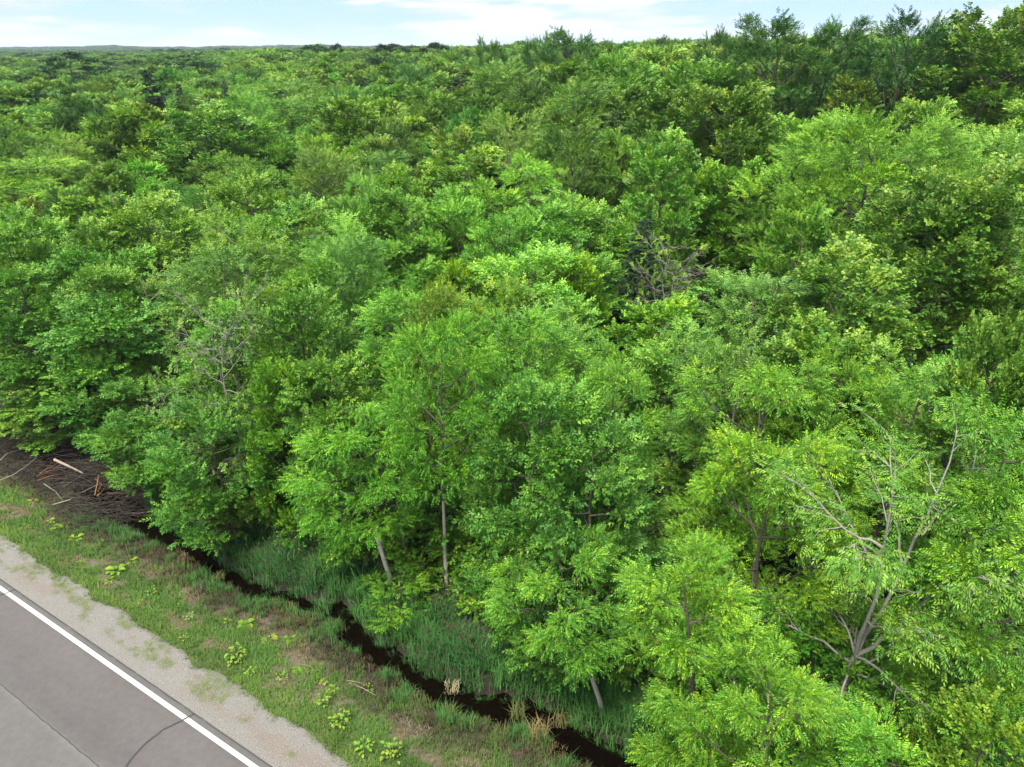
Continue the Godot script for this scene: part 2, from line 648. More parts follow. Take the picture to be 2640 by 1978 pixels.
# p: h height, r crown radius, base start of the crown, full where it is widest, limbs, boughs, sprays (per clump), puff clump radius, tall clump height over width,
# rise limb slope, droop of sprays, leaves, young share of young sprays, lean, bark, thin share of clumps without leaves
func broadleaf(p: Dictionary, leaf_sets: Array) -> Dictionary:
	var crown = Shape.new()
	var wood = Shape.new()
	var trunk = Shape.new()
	var h: float = p.h
	var r: float = p.r
	var bark: Color = p.get("limb_bark", p.bark)
	var dark_bark = Color(0.085, 0.075, 0.06)
	var lean = Vector3(p.get("lean", 0.0), 0, 0).rotated(Vector3.UP, rng.randf() * TAU)
	var stem = []
	for k in 10:
		var t = k / 9.0
		stem.append(Vector3(0, h * 0.93 * t, 0) + lean * t * t + Vector3(rng.randf_range(-1, 1), 0, rng.randf_range(-1, 1)) * 0.012 * h * t)
	var thick: float = 0.011 * h + 0.02
	stem[0].y = -0.4
	if p.has("limb_bark"):
		trunk.tube(stem.slice(0, 5), thick, thick * 0.62, 7, p.bark)
		trunk.tube(stem.slice(4), thick * 0.62, thick * 0.16, 7, dark_bark)
	else:
		trunk.tube(stem, thick, thick * 0.16, 7, p.bark)
	var lobes = [rng.randf() * TAU, rng.randf() * TAU]
	var clumps: Array = []
	for i in p.limbs:
		var q: float = (i + 0.5) / p.limbs
		var t: float = lerpf(p.base, 0.985, pow(q, 0.85))
		var az = i * 2.39996 + rng.randf_range(-0.4, 0.4)
		var e: float = (t - p.full) / (1.02 - p.full) if t > p.full else (p.full - t) / (p.full - p.base + 0.16)
		var wide = r * sqrt(maxf(0.03, 1.0 - e * e)) * (1.0 + 0.16 * sin(az * 2.0 + lobes[0]) + 0.12 * sin(az * 3.0 + lobes[1])) * rng.randf_range(0.78, 1.08)
		var out = Vector3(cos(az), 0, sin(az))
		var from_t = clampf(t - wide * p.rise / h, 0.12, 0.97)
		var a = along(stem, from_t / 0.93 if from_t < 0.92 else 0.99)
		var end = Vector3(along(stem, minf(t / 0.93, 0.99)).x, t * h, along(stem, minf(t / 0.93, 0.99)).z) + out * wide
		var limb = bend(a, end, (out * 0.10 - Vector3.UP * 0.05) * wide, 5, 0.03 * wide)
		wood.tube(limb, thick * 0.42 * (1.0 - 0.6 * q) + 0.008, 0.008, 5, bark)
		for b in p.boughs:
			var u = lerpf(0.35, 1.0, (b + 0.7) / p.boughs)
			var at = along(limb, u)
			var turn = (1.0 if b % 2 else -1.0) * rng.randf_range(0.4, 1.2)
			var dir = out.rotated(Vector3.UP, turn) + Vector3.UP * rng.randf_range(-0.1, 0.9) * p.rise
			var reach = wide * (0.42 - 0.25 * u) + 0.25
			if b == p.boughs - 1:
				dir = out + Vector3.UP * p.rise * 0.6
				reach = 0.2
			var tip = at + dir * reach * rng.randf_range(0.7, 1.3)
			wood.tube(bend(at, tip, Vector3.UP * 0.06 * reach, 3, 0.04 * reach), 0.012 + 0.012 * (1 - u), 0.004, 4, bark)
			clumps.append([tip, out])
	clumps.append([stem[9], Vector3.UP])
	for c in clumps:
		if rng.randf() < p.get("thin", 0.0):
			for k in 4:
				var dir = (c[1] + Vector3(rng.randf_range(-1, 1), rng.randf_range(-0.6, 0.8), rng.randf_range(-1, 1))).normalized()
				wood.tube(bend(c[0], c[0] + dir * rng.randf_range(0.35, 0.9), Vector3.UP * 0.03, 3, 0.04), 0.007, 0.003, 3, bark)
			continue
		var puff: float = p.puff * rng.randf_range(0.75, 1.25)
		var number = int(p.sprays * rng.randf_range(0.75, 1.25))
		var look: Array = leaf_sets[rng.randi() % leaf_sets.size()]
		for k in number:
			var d = Vector3(rng.randfn(), rng.randfn(), rng.randfn()).normalized()
			if d.y < -0.3:
				d.y *= -0.6
			var at: Vector3 = c[0] + d * puff * Vector3(1, p.tall, 1) * pow(rng.randf(), 0.45)
			var dir: Vector3 = d * 0.8 + c[1] * 0.5 + Vector3.UP * (0.35 - p.droop) + Vector3(rng.randf_range(-1, 1), rng.randf_range(-1, 1), rng.randf_range(-1, 1)) * 0.35
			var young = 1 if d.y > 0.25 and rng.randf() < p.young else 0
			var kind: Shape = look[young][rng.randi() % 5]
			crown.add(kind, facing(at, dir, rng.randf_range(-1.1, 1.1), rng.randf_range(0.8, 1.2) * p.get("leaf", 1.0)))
	return {"trunk": trunk.mesh(), "branches": wood.mesh(), "crown": crown.mesh(), "h": h, "r": r}


func conifer(p: Dictionary, look: Array) -> Dictionary:
	var crown = Shape.new()
	var wood = Shape.new()
	var trunk = Shape.new()
	var h: float = p.h
	trunk.tube([Vector3(0, -0.4, 0), Vector3(0, h * 0.5, 0), Vector3(0, h * 0.99, 0)], 0.013 * h, 0.01, 7, p.bark)
	var levels: int = p.levels
	for l in levels:
		var level: float = lerpf(p.base, 0.99, pow(l / float(levels - 1), 0.9))
		var number = 5 if level < 0.8 else 4
		for b in number:
			var t: float = minf(level + rng.randf_range(-0.5, 0.5) / levels, 0.995)
			if rng.randf() < p.get("thin", 0.0):
				continue
			var az = TAU * (b + rng.randf_range(-0.3, 0.3)) / number + l * 1.3
			var wide: float = p.r * pow(1.0 - t, 0.75) * rng.randf_range(0.7, 1.15) + 0.15
			var out = Vector3(cos(az), 0, sin(az))
			var limb = bend(Vector3(0, t * h, 0), Vector3(0, t * h - wide * (p.droop + rng.randf_range(-0.15, 0.2)) + 0.1, 0) + out * wide, Vector3.UP * wide * 0.08, 4, 0.02 * wide)
			wood.tube(limb, 0.02 + 0.012 * wide, 0.005, 4, p.bark)
			if rng.randf() < p.get("bare", 0.0):
				continue
			var steps = int(wide / 0.14) + 2
			for k in steps:
				var u = lerpf(0.12, 1.0, k / float(steps - 1))
				var at = along(limb, u)
				for side in [-1.0, 1.0]:
					var dir = out.rotated(Vector3.UP, side * rng.randf_range(0.5, 1.1)) + Vector3.UP * rng.randf_range(-0.9, 0.25)
					crown.add(look[1 if u > 0.8 and rng.randf() < 0.5 else 0][rng.randi() % 5], facing(at, dir, rng.randf_range(-1.2, 1.2), rng.randf_range(0.75, 1.25) * (0.7 + 0.8 * (1.0 - u) * minf(wide, 1.3))))
	return {"trunk": trunk.mesh(), "branches": wood.mesh(), "crown": crown.mesh(), "h": h, "r": p.r}


func bare_tree(p: Dictionary, look: Array) -> Dictionary:
	# a half dead tree: three orders of grey branches and a few leaves
	var crown = Shape.new()
	var wood = Shape.new()
	var trunk = Shape.new()
	var h: float = p.h
	var stem = bend(Vector3(0, -0.4, 0), Vector3(0.08 * h, h * 0.9, 0.03 * h), Vector3(0.05 * h, 0, 0), 9, 0.02 * h)
	trunk.tube(stem, 0.008 * h + 0.01, 0.012, 7, p.bark)
	for i in 26:
		var t = lerpf(0.28, 0.98, i / 25.0)
		var az = i * 2.4 + rng.randf_range(-0.5, 0.5)
		var wide: float = p.r * (1.15 - 0.75 * absf(t - 0.55)) * rng.randf_range(0.6, 1.1)
		var out = Vector3(cos(az), 0, sin(az))
		var a = along(stem, t)
		var limb = bend(a, a + out * wide + Vector3.UP * wide * rng.randf_range(0.15, 0.8), -Vector3.UP * wide * 0.12, 6, 0.05 * wide)
		wood.tube(limb, 0.022, 0.007, 5, p.bark)
		for j in 9:
			var u = rng.randf_range(0.25, 1.0)
			var b = along(limb, u)
			var dir = out.rotated(Vector3.UP, rng.randf_range(-1.2, 1.2)) + Vector3.UP * rng.randf_range(-0.3, 0.9)
			var long = wide * rng.randf_range(0.2, 0.5)
			var bough = bend(b, b + dir * long, Vector3(0, -0.06, 0) * long, 4, 0.06 * long)
			wood.tube(bough, 0.009, 0.005, 4, p.bark)
			for k in 4:
				var c = along(bough, rng.randf_range(0.3, 1.0))
				var d2 = dir.rotated(Vector3.UP, rng.randf_range(-1.0, 1.0)) + Vector3.UP * rng.randf_range(-0.4, 0.5)
				var end = c + d2 * long * rng.randf_range(0.25, 0.5)
				wood.tube(bend(c, end, Vector3.ZERO, 2, 0.02), 0.006, 0.0035, 3, p.bark)
				if rng.randf() < p.leafy:
					for m in 3:
						crown.add(look[rng.randi() % 2][rng.randi() % 5], facing(end, d2 + Vector3(rng.randf_range(-1, 1), rng.randf_range(-1, 1), rng.randf_range(-1, 1)) * 0.6, 0.0, rng.randf_range(0.6, 1.0)))
	return {"trunk": trunk.mesh(), "branches": wood.mesh(), "crown": crown.mesh(), "h": h, "r": p.r}


func make_kinds() -> void:
	var grey = Color(0.20, 0.185, 0.165)
	var dark = Color(0.085, 0.075, 0.06)
	var pale = Color(0.40, 0.385, 0.355)
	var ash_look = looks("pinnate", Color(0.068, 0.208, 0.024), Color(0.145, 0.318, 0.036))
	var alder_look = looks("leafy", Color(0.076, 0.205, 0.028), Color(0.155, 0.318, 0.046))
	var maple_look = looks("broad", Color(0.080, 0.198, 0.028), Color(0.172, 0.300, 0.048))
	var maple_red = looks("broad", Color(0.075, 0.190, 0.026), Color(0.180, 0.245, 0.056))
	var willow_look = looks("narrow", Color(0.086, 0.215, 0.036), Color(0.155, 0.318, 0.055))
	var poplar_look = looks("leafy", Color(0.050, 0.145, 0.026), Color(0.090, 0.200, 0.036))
	var spruce_look = sprays("needle", Color(0.024, 0.066, 0.022), Color(0.046, 0.105, 0.032))
	var cedar_look = sprays("needle", Color(0.040, 0.090, 0.018), Color(0.075, 0.125, 0.026))
	kinds.ash = []
	for k in 4:
		kinds.ash.append(broadleaf({"h": 10.0, "r": 2.5 if k < 2 else 1.6, "base": 0.28, "full": 0.62, "limbs": 19 if k < 2 else 15, "boughs": 4, "sprays": 62, "puff": 0.52, "tall": 0.75, "rise": 0.75, "droop": 0.35, "young": 0.6, "lean": 0.6, "bark": dark, "thin": 0.04, "leaf": 1.1}, ash_look))
	kinds.stemmed = []
	for k in 2:
		kinds.stemmed.append(broadleaf({"h": 10.0, "r": 2.5, "base": 0.5, "full": 0.72, "limbs": 19, "boughs": 4, "sprays": 60, "puff": 0.54, "tall": 0.75, "rise": 0.6, "droop": 0.35, "young": 0.6, "lean": 0.3, "bark": pale, "limb_bark": dark, "thin": 0.04, "leaf": 1.15}, ash_look))
	kinds.alder = []
	for k in 4:
		kinds.alder.append(broadleaf({"h": 9.0, "r": 2.3 if k < 2 else 1.6, "base": 0.12, "full": 0.44, "limbs": 22 if k < 2 else 17, "boughs": 4, "sprays": 38, "puff": 0.58, "tall": 0.8, "rise": 0.6, "droop": 0.1, "young": 0.55, "lean": 0.5, "bark": dark, "thin": 0.02, "leaf": 1.2}, alder_look))
	kinds.willow = []
	for k in 3:
		kinds.willow.append(broadleaf({"h": 9.0, "r": 2.3 if k < 2 else 1.5, "base": 0.14, "full": 0.6, "limbs": 20, "boughs": 3, "sprays": 44, "puff": 0.68, "tall": 1.0, "rise": 0.85, "droop": 0.25, "young": 0.6, "lean": 0.7, "bark": grey, "thin": 0.05, "leaf": 1.25}, willow_look))
	kinds.maple = []
	for k in 4:
		kinds.maple.append(broadleaf({"h": 13.0, "r": 2.8, "base": 0.18, "full": 0.40, "limbs": 27, "boughs": 3, "sprays": 46, "puff": 0.64, "tall": 1.0, "rise": 0.9, "droop": 0.0, "young": 0.55, "lean": 0.4, "bark": dark, "thin": 0.01, "leaf": 1.25}, [maple_red[0], maple_look[1], maple_look[2]] if k == 0 else maple_look))
	kinds.poplar = []
	for k in 3:
		kinds.poplar.append(broadleaf({"h": 17.0, "r": 3.2, "base": 0.25, "full": 0.58, "limbs": 28, "boughs": 3, "sprays": 44, "puff": 0.6, "tall": 2.0, "rise": 1.5, "droop": -0.4, "young": 0.4, "lean": 0.4, "bark": dark, "leaf": 1.3}, poplar_look))
	kinds.elm = [broadleaf({"h": 14.0, "r": 5.0, "base": 0.34, "full": 0.62, "limbs": 40, "boughs": 4, "sprays": 46, "puff": 0.85, "tall": 0.8, "rise": 0.55, "droop": 0.1, "young": 0.7, "lean": 0.3, "bark": dark, "leaf": 1.3}, [willow_look[0], willow_look[1], alder_look[2]])]
	kinds.spruce = []
	for k in 2:
		kinds.spruce.append(conifer({"h": 14.0, "r": 3.1, "base": 0.1, "levels": 40, "droop": 0.25, "bark": dark, "thin": 0.1}, spruce_look))
	kinds.cedar = []
	for k in 2:
		kinds.cedar.append(conifer({"h": 11.0, "r": 2.5, "base": 0.1, "levels": 38, "droop": 0.1, "bark": dark, "thin": 0.05}, cedar_look))
	kinds.pine = [broadleaf({"h": 18.0, "r": 3.0, "base": 0.45, "full": 0.65, "limbs": 17, "boughs": 3, "sprays": 40, "puff": 0.8, "tall": 1.0, "rise": 0.35, "droop": -0.1, "young": 0.3, "lean": 0.4, "bark": dark, "leaf": 1.5}, [spruce_look])]
	kinds.bare = []
	for k in 2:
		kinds.bare.append(bare_tree({"h": 9.0, "r": 2.6, "bark": Color(0.25, 0.238, 0.22), "leafy": 0.22 + 0.2 * k}, maple_look[0]))
	kinds.snag = [conifer({"h": 10.0, "r": 1.6, "base": 0.2, "levels": 22, "droop": -0.05, "bark": Color(0.16, 0.13, 0.11), "thin": 0.25, "bare": 0.85}, spruce_look)]
	kinds.sapling = []
	for k in 3:
		kinds.sapling.append(broadleaf({"h": 3.2, "r": 1.15, "base": 0.10, "full": 0.5, "limbs": 12, "boughs": 2, "sprays": 26, "puff": 0.36, "tall": 0.9, "rise": 0.8, "droop": 0.1, "young": 0.5, "lean": 0.3, "bark": dark}, [ash_look, alder_look, maple_look][k]))


const TREE_NAMES := {"ash": "ash_tree", "alder": "alder_tree", "willow": "willow_tree", "maple": "maple_tree", "poplar": "poplar_tree", "elm": "elm_tree", "spruce": "spruce_tree", "cedar": "cedar_tree", "bare": "half_dead_tree", "snag": "dead_tree", "sapling": "sapling", "stemmed": "ash_tree", "pine": "pine_tree"}


func ground_at(x: float, z: float) -> float:
	var q = road_of(x, z)
	return ground_height(q.x, q.y)


func tree(kind: String, x: float, z: float, h: float, r: float, turn: float, tint: Color, label: String, group := "", tip := 0.0, tip_to := 0.0) -> Node3D:
	var set_of: Array = kinds[kind]
	# of the forms of this kind, one of those whose proportions are nearest
	var form: Dictionary = set_of[rng.randi() % set_of.size()]
	for k in 3:
		var other: Dictionary = set_of[rng.randi() % set_of.size()]
		if absf(log(other.r / other.h * h / r)) < absf(log(form.r / form.h * h / r)) - 0.15:
			form = other
	var o = Node3D.new()
	o.name = numbered(TREE_NAMES[kind])
	add_child(o)
	o.position = Vector3(x, ground_at(x, z), z)
	var size = Vector3(r / form.r, h / form.h, r / form.r)
	var basis = Basis(Vector3.UP, turn)
	if tip != 0.0:
		basis = Basis(Vector3(sin(tip_to), 0, -cos(tip_to)), tip) * basis
	o.basis = basis
	tag(o, label, "shrub" if kind == "sapling" else "tree", group)
	for part in ["trunk", "branches", "crown"]:
		var mesh: ArrayMesh = form[part]
		if mesh.get_surface_count() == 0:
			continue
		if part == "crown":
			var c = scatter("crown", mesh, M.needle if kind in ["spruce", "cedar", "snag", "pine"] else M.leaf, [Transform3D(Basis.from_scale(size), Vector3.ZERO)], [tint], o)
			c.set_meta("kind", "stuff")
		else:
			var w = put(part, mesh, M.bark, o)
			w.scale = size
			if part == "branches":
				w.set_meta("kind", "stuff")
	taken.append(Vector3(x, z, r))
	return o


func canopy(x: float, z: float) -> float:
	# how tall the forest stands: low at the left and along the stream, tall at the back right
	var d = -z
	var a = x / maxf(d, 1.0)
	var right = smoothstep(-0.27, 0.32, a)
	var c = 8.6 + clampf((d - 28.0) / 55.0, 0, 1) * (2.6 + 5.7 * right)
	c += clampf((d - 90.0) / 150.0, 0, 1) * lerpf(4.2, 0.9, right) * smoothstep(-0.75, -0.15, a)
	return c + 1.2 * wave.get_noise_2d(x * 0.5 + 300.0, z * 0.5)


func forest_tint(x: float, z: float) -> Color:
	var a = wave.get_noise_2d(x * 1.2, z * 1.2)
	var d = -z
	var warm = clampf(1.07 + 0.35 * a + rng.randf_range(-0.14, 0.16), 0.84, 1.22)
	var bright = clampf(1.08 + rng.randf_range(-0.28, 0.30) + 0.4 * wave.get_noise_2d(x * 0.8 + 500.0, z * 0.8), 0.6, 1.5)
	# the far stands are darker kinds than the young growth near the stream
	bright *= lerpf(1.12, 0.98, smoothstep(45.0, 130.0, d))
	return Color(bright * warm, bright, bright * rng.randf_range(0.75, 1.05))


func forest_kind(x: float, z: float) -> String:
	var d = -z
	var a = x / maxf(d, 1.0)
	var q = rng.randf()
	if d > 105 and a < -0.38 and d < 400 and rng.randf() < 0.30:
		return "pine"
	if q < 0.05 + 0.04 * smoothstep(60, 120, d):
		return "spruce" if rng.randf() < 0.55 else "cedar"
	if q < 0.10 and d > 30:
		return "cedar" if a > 0.05 else "alder"
	if d < 45:
		return ["alder", "alder", "ash", "willow", "maple"][rng.randi() % 5]
	if a > 0.1:
		return ["maple", "maple", "poplar", "maple", "alder"][rng.randi() % 5]
	return ["alder", "maple", "maple", "willow", "poplar", "ash"][rng.randi() % 6]


func has_room(x: float, z: float, r: float, touch: float) -> bool:
	for t in taken:
		var dx: float = t.x - x
		var dz: float = t.y - z
		var need: float = (t.z + r) * touch
		if dx * dx + dz * dz < need * need:
			return false
	return true


const KIND_WORDS = {"ash": "drooping-leaved ash", "alder": "rounded small-leaved tree", "willow": "fine-leaved willowy tree", "maple": "upright maple", "poplar": "tall tree with upright shoots", "spruce": "dark pointed spruce", "pine": "dark irregular pine", "cedar": "olive cedar", "snag": "brown dead conifer", "bare": "half dead tree"}


func tone(c: Color) -> String:
	var warm = c.r / c.g
	var first = "dark" if c.g < 0.75 else "mid-green" if c.g < 0.95 else "light" if c.g < 1.15 else "very bright"
	return first + (" yellowish" if warm > 1.17 else " bluish" if warm < 0.93 else "")


func across_photo(at: float) -> String:
	var names = ["at the left edge", "in the left part", "left of centre", "just left of centre", "just right of centre", "right of centre", "in the right part", "at the right edge"]
	return names[clampi(int((at + 0.72) / 1.44 * 8.0), 0, 7)]


func filled_forest() -> void:
	# the trees between the hand placed ones, row by row away from the road, as far as 300 in all
	# glades where no tree stands
	taken.append_array([Vector3(12.6, -39.0, 3.6), Vector3(11.0, -34.5, 1.8), Vector3(17.4, -36.5, 2.6), Vector3(-19.0, -29.5, 1.2), Vector3(-34.5, -74.0, 4.0), Vector3(6.1, -33.0, 1.6), Vector3(-3.0, -27.0, 1.5), Vector3(-16.0, -36.0, 1.8), Vector3(7.5, -49.0, 2.2)])
	var d = 17.0
	var all = taken.size() - 9
	while d < 140.0 and all < 300:
		var x = -0.80 * d - 4.0 + rng.randf() * 3.0
		while x < 0.80 * d + 4.0 and all < 300:
			var px = x + rng.randf_range(-1.2, 1.2)
			var pz = -d + rng.randf_range(-1.2, 1.2)
			var q = road_of(px, pz)
			var kind = forest_kind(px, pz)
			var h = canopy(px, pz) * rng.randf_range(0.64, 1.16 if d < 55 else 1.08)
			var r = h * rng.randf_range(0.14, 0.22) + 0.45
			if q.y > 14.0 and rng.randf() < 0.05:
				taken.append(Vector3(px, pz, r * 0.8))  # a gap in the canopy
			elif q.y > 8.2 and has_room(px, pz, r, 0.69):
				var near = "close behind the stream bank" if q.y < 15 else "in the nearer forest" if d < 38 else "halfway back" if d < 55 else "in the farther canopy" if d < 75 else "far back"
				var tint = forest_tint(px, pz)
				tree(kind, px, pz, h, r, rng.randf() * TAU, tint, "%s %s %s, %s" % [tone(tint), KIND_WORDS[kind], near, across_photo(px / d)], "%ss %s" % [TREE_NAMES[kind].replace("_", " "), near])
				all += 1
			x += r * 1.2
		d += 2.2 + d * 0.008


func far_forest() -> void:
	var o = Node3D.new()
	o.name = "far_forest"
	add_child(o)
	tag(o, "distant mixed forest that runs to the horizon as one green mass", "forest")
	o.set_meta("kind", "stuff")
	var groups = {}
	var last = 0.0
	for t in taken:
		last = maxf(last, -t.y)
	var d = 40.0
	while d < 3000.0:
		var step = 3.9 + d * 0.009
		var x = -0.80 * d - 8.0
		while x < 0.80 * d + 8.0:
			var px = x + rng.randf_range(-0.5, 0.5) * step
			var pz = -d + rng.randf_range(-0.5, 0.5) * step
			var h = canopy(px, pz) * rng.randf_range(0.76, 1.10)
			var r = (h * rng.randf_range(0.17, 0.25) + 0.6) * (1.0 + d * 0.0012)
			x += step
			if d < last + 6.0 and not has_room(px, pz, r, 0.62):
				continue
			var kind = forest_kind(px, pz)
			if kind == "snag":
				kind = "alder"
			if d > 170 and kind == "spruce":
				kind = "pine"
			if d > 170 and rng.randf() < 0.02 * smoothstep(170, 260, d):
				kind = "pine"
				h *= 1.12
			var k = rng.randi() % int(kinds[kind].size())
			var key = "%s %d" % [kind, k]
			if not groups.has(key):
				groups[key] = [kinds[kind][k], [], [], kind]
			var form: Dictionary = kinds[kind][k]
			groups[key][1].append(Transform3D(Basis(Vector3.UP, rng.randf() * TAU).scaled(Vector3(r / form.r, h / form.h, r / form.r)), Vector3(px, ground_at(px, pz), pz)))
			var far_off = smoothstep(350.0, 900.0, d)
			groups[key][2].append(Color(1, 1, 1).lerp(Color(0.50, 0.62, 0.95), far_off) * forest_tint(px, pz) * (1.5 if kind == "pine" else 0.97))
		d += step
	for key in groups:
		var g: Array = groups[key]
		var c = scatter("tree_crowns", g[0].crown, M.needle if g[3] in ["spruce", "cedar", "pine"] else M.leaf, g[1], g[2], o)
		c.set_meta("kind", "stuff")


func placed_trees() -> void:
	# place and size measured in metres from the foot of the drone's plumb line
	tree("alder", -22.16, -31.00, 4.90, 3.14, 1.49, Color(1.15, 1.08, 1.15), "rounded grey-green bushy tree at the left edge right behind the brush pile")
	tree("alder", -17.58, -29.50, 7.56, 2.06, 3.42, Color(0.85, 1.00, 1.15), "slim green tree just right of the brush pile, taller than the bushy one beside it")
	tree("willow", -15.87, -31.00, 8.32, 2.38, 2.32, Color(1.15, 1.08, 1.15), "pale grey-green fine-leaved tree left of the bare grey branched tree")
	tree("alder", -15.26, -26.60, 5.08, 1.84, 3.79, Color(0.90, 1.00, 1.00), "low dark blue-green tree hanging over the stream where the brush pile ends")
	tree("bare", -9.76, -23.70, 9.90, 2.03, 3.93, Color(1.00, 1.00, 1.00), "leaning half dead tree with many bare grey branches left of centre")
	tree("willow", -12.79, -30.00, 9.48, 1.80, 0.41, Color(1.15, 1.08, 1.15), "pale feathery tree directly behind the bare grey branches")
	tree("ash", -9.86, -26.00, 9.51, 0.74, 0.08, Color(1.50, 1.26, 0.70), "narrow tree with a yellow tuft on top beside the bare grey branches")
	tree("alder", -8.21, -25.00, 9.22, 1.95, 5.26, Color(1.00, 1.00, 1.00), "mid green tree right of the bare grey branched tree")
	tree("alder", -11.80, -40.00, 9.39, 3.34, 1.63, Color(1.00, 1.08, 0.90), "round-topped tree with a slim pale trunk showing, above the bare grey tree")
	tree("willow", -6.56, -30.00, 9.88, 1.31, 1.47, Color(0.90, 1.00, 1.00), "narrow bluish green tree left of the centre of the forest")
	tree("ash", -4.08, -23.50, 10.08, 1.63, 6.25, Color(1.15, 1.20, 1.00), "bright leafy ash with drooping tips just left of centre, second row from the stream")
	tree("maple", -7.94, -22.00, 7.83, 1.13, 2.95, Color(1.10, 1.25, 0.70), "fresh bright green small tree below the bare grey branches")
	tree("alder", -6.16, -21.50, 7.97, 1.38, 5.25, Color(1.00, 1.00, 1.00), "mid green tree between the fresh green one and the leaning forked trunks")
	tree("alder", -10.77, -22.40, 6.04, 1.68, 2.99, Color(0.85, 1.00, 1.05), "low dense tree overhanging the far bank near the stream bend")
	tree("stemmed", -4.08, -19.40, 7.09, 1.98, 4.01, Color(1.05, 1.15, 0.80), "bright ash leaning out from a pale trunk, its crown spread left over the stream", "", 0.20, 3.14)
	tree("stemmed", -3.49, -20.00, 6.77, 1.33, 0.95, Color(0.90, 1.00, 0.85), "shaded leaning ash behind the one spread over the stream", "", 0.14, 3.14)
	tree("stemmed", -2.25, -19.00, 10.52, 1.58, 3.99, Color(1.00, 1.10, 0.80), "ash with the straight pale grey trunk that stands clear above the reed grass")
	tree("ash", -0.59, -20.80, 10.01, 1.98, 5.45, Color(1.15, 1.20, 1.00), "light green ash in the middle of the front row, top level with the photo's centre")
	tree("willow", 1.15, -22.50, 9.26, 1.50, 3.29, Color(1.15, 1.20, 1.00), "light feathery tree right of the middle front ash")
	tree("alder", 0.31, -17.60, 9.07, 1.45, 4.66, Color(0.85, 0.98, 1.00), "shaded dense tree in the front row below the light feathery ones")
	tree("ash", 3.07, -19.00, 9.59, 0.97, 4.22, Color(1.10, 1.10, 1.00), "slender pointed ash rising alone right of centre")
	tree("alder", 2.24, -16.20, 8.19, 1.68, 0.40, Color(0.90, 1.00, 1.20), "pale dense tree in front of the slender pointed ash")
	tree("stemmed", 2.66, -14.60, 5.91, 1.64, 4.76, Color(1.10, 1.12, 1.00), "low pale ash leaning over the reed grass, its grey trunk showing at right", "", 0.28, 3.14)
	tree("ash", 7.32, -18.00, 9.91, 2.29, 3.71, Color(1.24, 1.14, 0.80), "broad yellow-green ash at the right behind the yellow-tipped one")
	tree("ash", 9.50, -18.50, 9.61, 1.34, 1.89, Color(1.24, 1.14, 0.80), "yellow-green ash between the broad one and the right-hand grey branches")
	tree("ash", 11.17, -18.00, 9.52, 1.70, 0.19, Color(1.10, 1.10, 0.95), "green ash behind the open ash with pale grey branches")
	tree("ash", 6.45, -14.80, 9.25, 1.79, 5.44, Color(1.50, 1.26, 0.70), "ash with yellow young leaves on its top, in front of the broad yellow-green ash")
	tree("ash", 4.60, -11.60, 8.69, 1.20, 2.97, Color(1.24, 1.14, 0.80), "drooping bright yellow-green ash leaning out over the reeds at the lower right", "", 0.06, 3.14)
	tree("ash", 5.17, -9.60, 7.39, 1.53, 4.51, Color(1.24, 1.14, 0.80), "nearest yellow-green ash, cut by the bottom edge right of the reeds")
	tree("ash", 10.36, -13.60, 10.71, 1.43, 5.52, Color(1.10, 1.10, 0.90), "tall ash behind the open one, its grey limbs showing near the right edge")
	tree("ash", 10.33, -12.00, 9.20, 1.35, 4.48, Color(1.24, 1.14, 0.80), "ash cut by the right edge with bright drooping leaves")
	tree("maple", 12.11, -16.00, 11.32, 1.27, 5.78, Color(0.85, 0.90, 0.80), "dark broad-leaved tree at the right edge above the ashes")
	tree("maple", 8.86, -9.20, 7.14, 1.30, 2.48, Color(1.05, 1.02, 0.65), "low olive-yellow leafy tree in the bottom right corner")
	tree("ash", 7.09, -9.40, 6.19, 1.25, 5.03, Color(1.00, 1.08, 0.75), "low green ash at the bottom edge right of the nearest yellow one")
	tree("elm", 20.20, -41.33, 14.30, 5.56, 2.79, Color(1.45, 1.36, 0.85), "very large bright yellow-green tree with a billowing dome at the right")
	tree("maple", 18.91, -29.47, 13.00, 2.80, 5.88, Color(1.05, 1.02, 1.05), "pale green tall tree right of and behind the large bright dome")
	tree("maple", 18.31, -29.92, 12.00, 3.17, 5.52, Color(0.95, 0.98, 0.90), "tall tree with a dark forked trunk in front of the large bright dome")
	tree("maple", 12.36, -25.40, 10.50, 2.75, 0.61, Color(1.05, 1.05, 0.95), "pale maple with reddish leaf tips in front of the dome's dark shade")
	tree("bare", 10.99, -28.01, 9.30, 1.69, 0.85, Color(1.00, 1.00, 1.00), "grey twiggy tree thinly covered in leaves, right of the dark gap")
	tree("willow", 11.07, -28.38, 8.40, 1.97, 1.36, Color(1.10, 1.10, 1.20), "thin pale leafy tree mixed with grey twigs right of the dark gap")
	tree("maple", 13.59, -32.77, 10.60, 1.59, 6.06, Color(0.95, 1.10, 0.75), "small upright maple with pink tips left of the dome's shade")
	tree("bare", 8.17, -33.76, 9.60, 2.12, 2.74, Color(1.20, 1.10, 0.60), "half bare tree with thin grey stems and few yellow leaves above the dark gap")
	tree("maple", 6.23, -27.59, 8.00, 2.05, 3.94, Color(1.15, 1.30, 0.70), "fresh green round-topped tree left of the dark gap in the forest")
	tree("maple", 2.97, -33.28, 8.60, 1.59, 1.89, Color(1.40, 1.40, 0.50), "small bright yellow-green tree right of the centre of the forest")
	tree("alder", -0.45, -32.21, 8.80, 1.80, 3.19, Color(1.10, 1.15, 0.90), "light green narrow tree just above the centre of the photo")
	tree("maple", -2.11, -31.14, 8.60, 1.38, 2.42, Color(1.45, 1.35, 0.50), "yellowish green small tree left of the light narrow one")
	tree("alder", 4.08, -42.52, 9.20, 3.29, 2.20, Color(1.10, 1.15, 0.85), "rounded bright tree with several thin trunks over the dark gap at centre right")
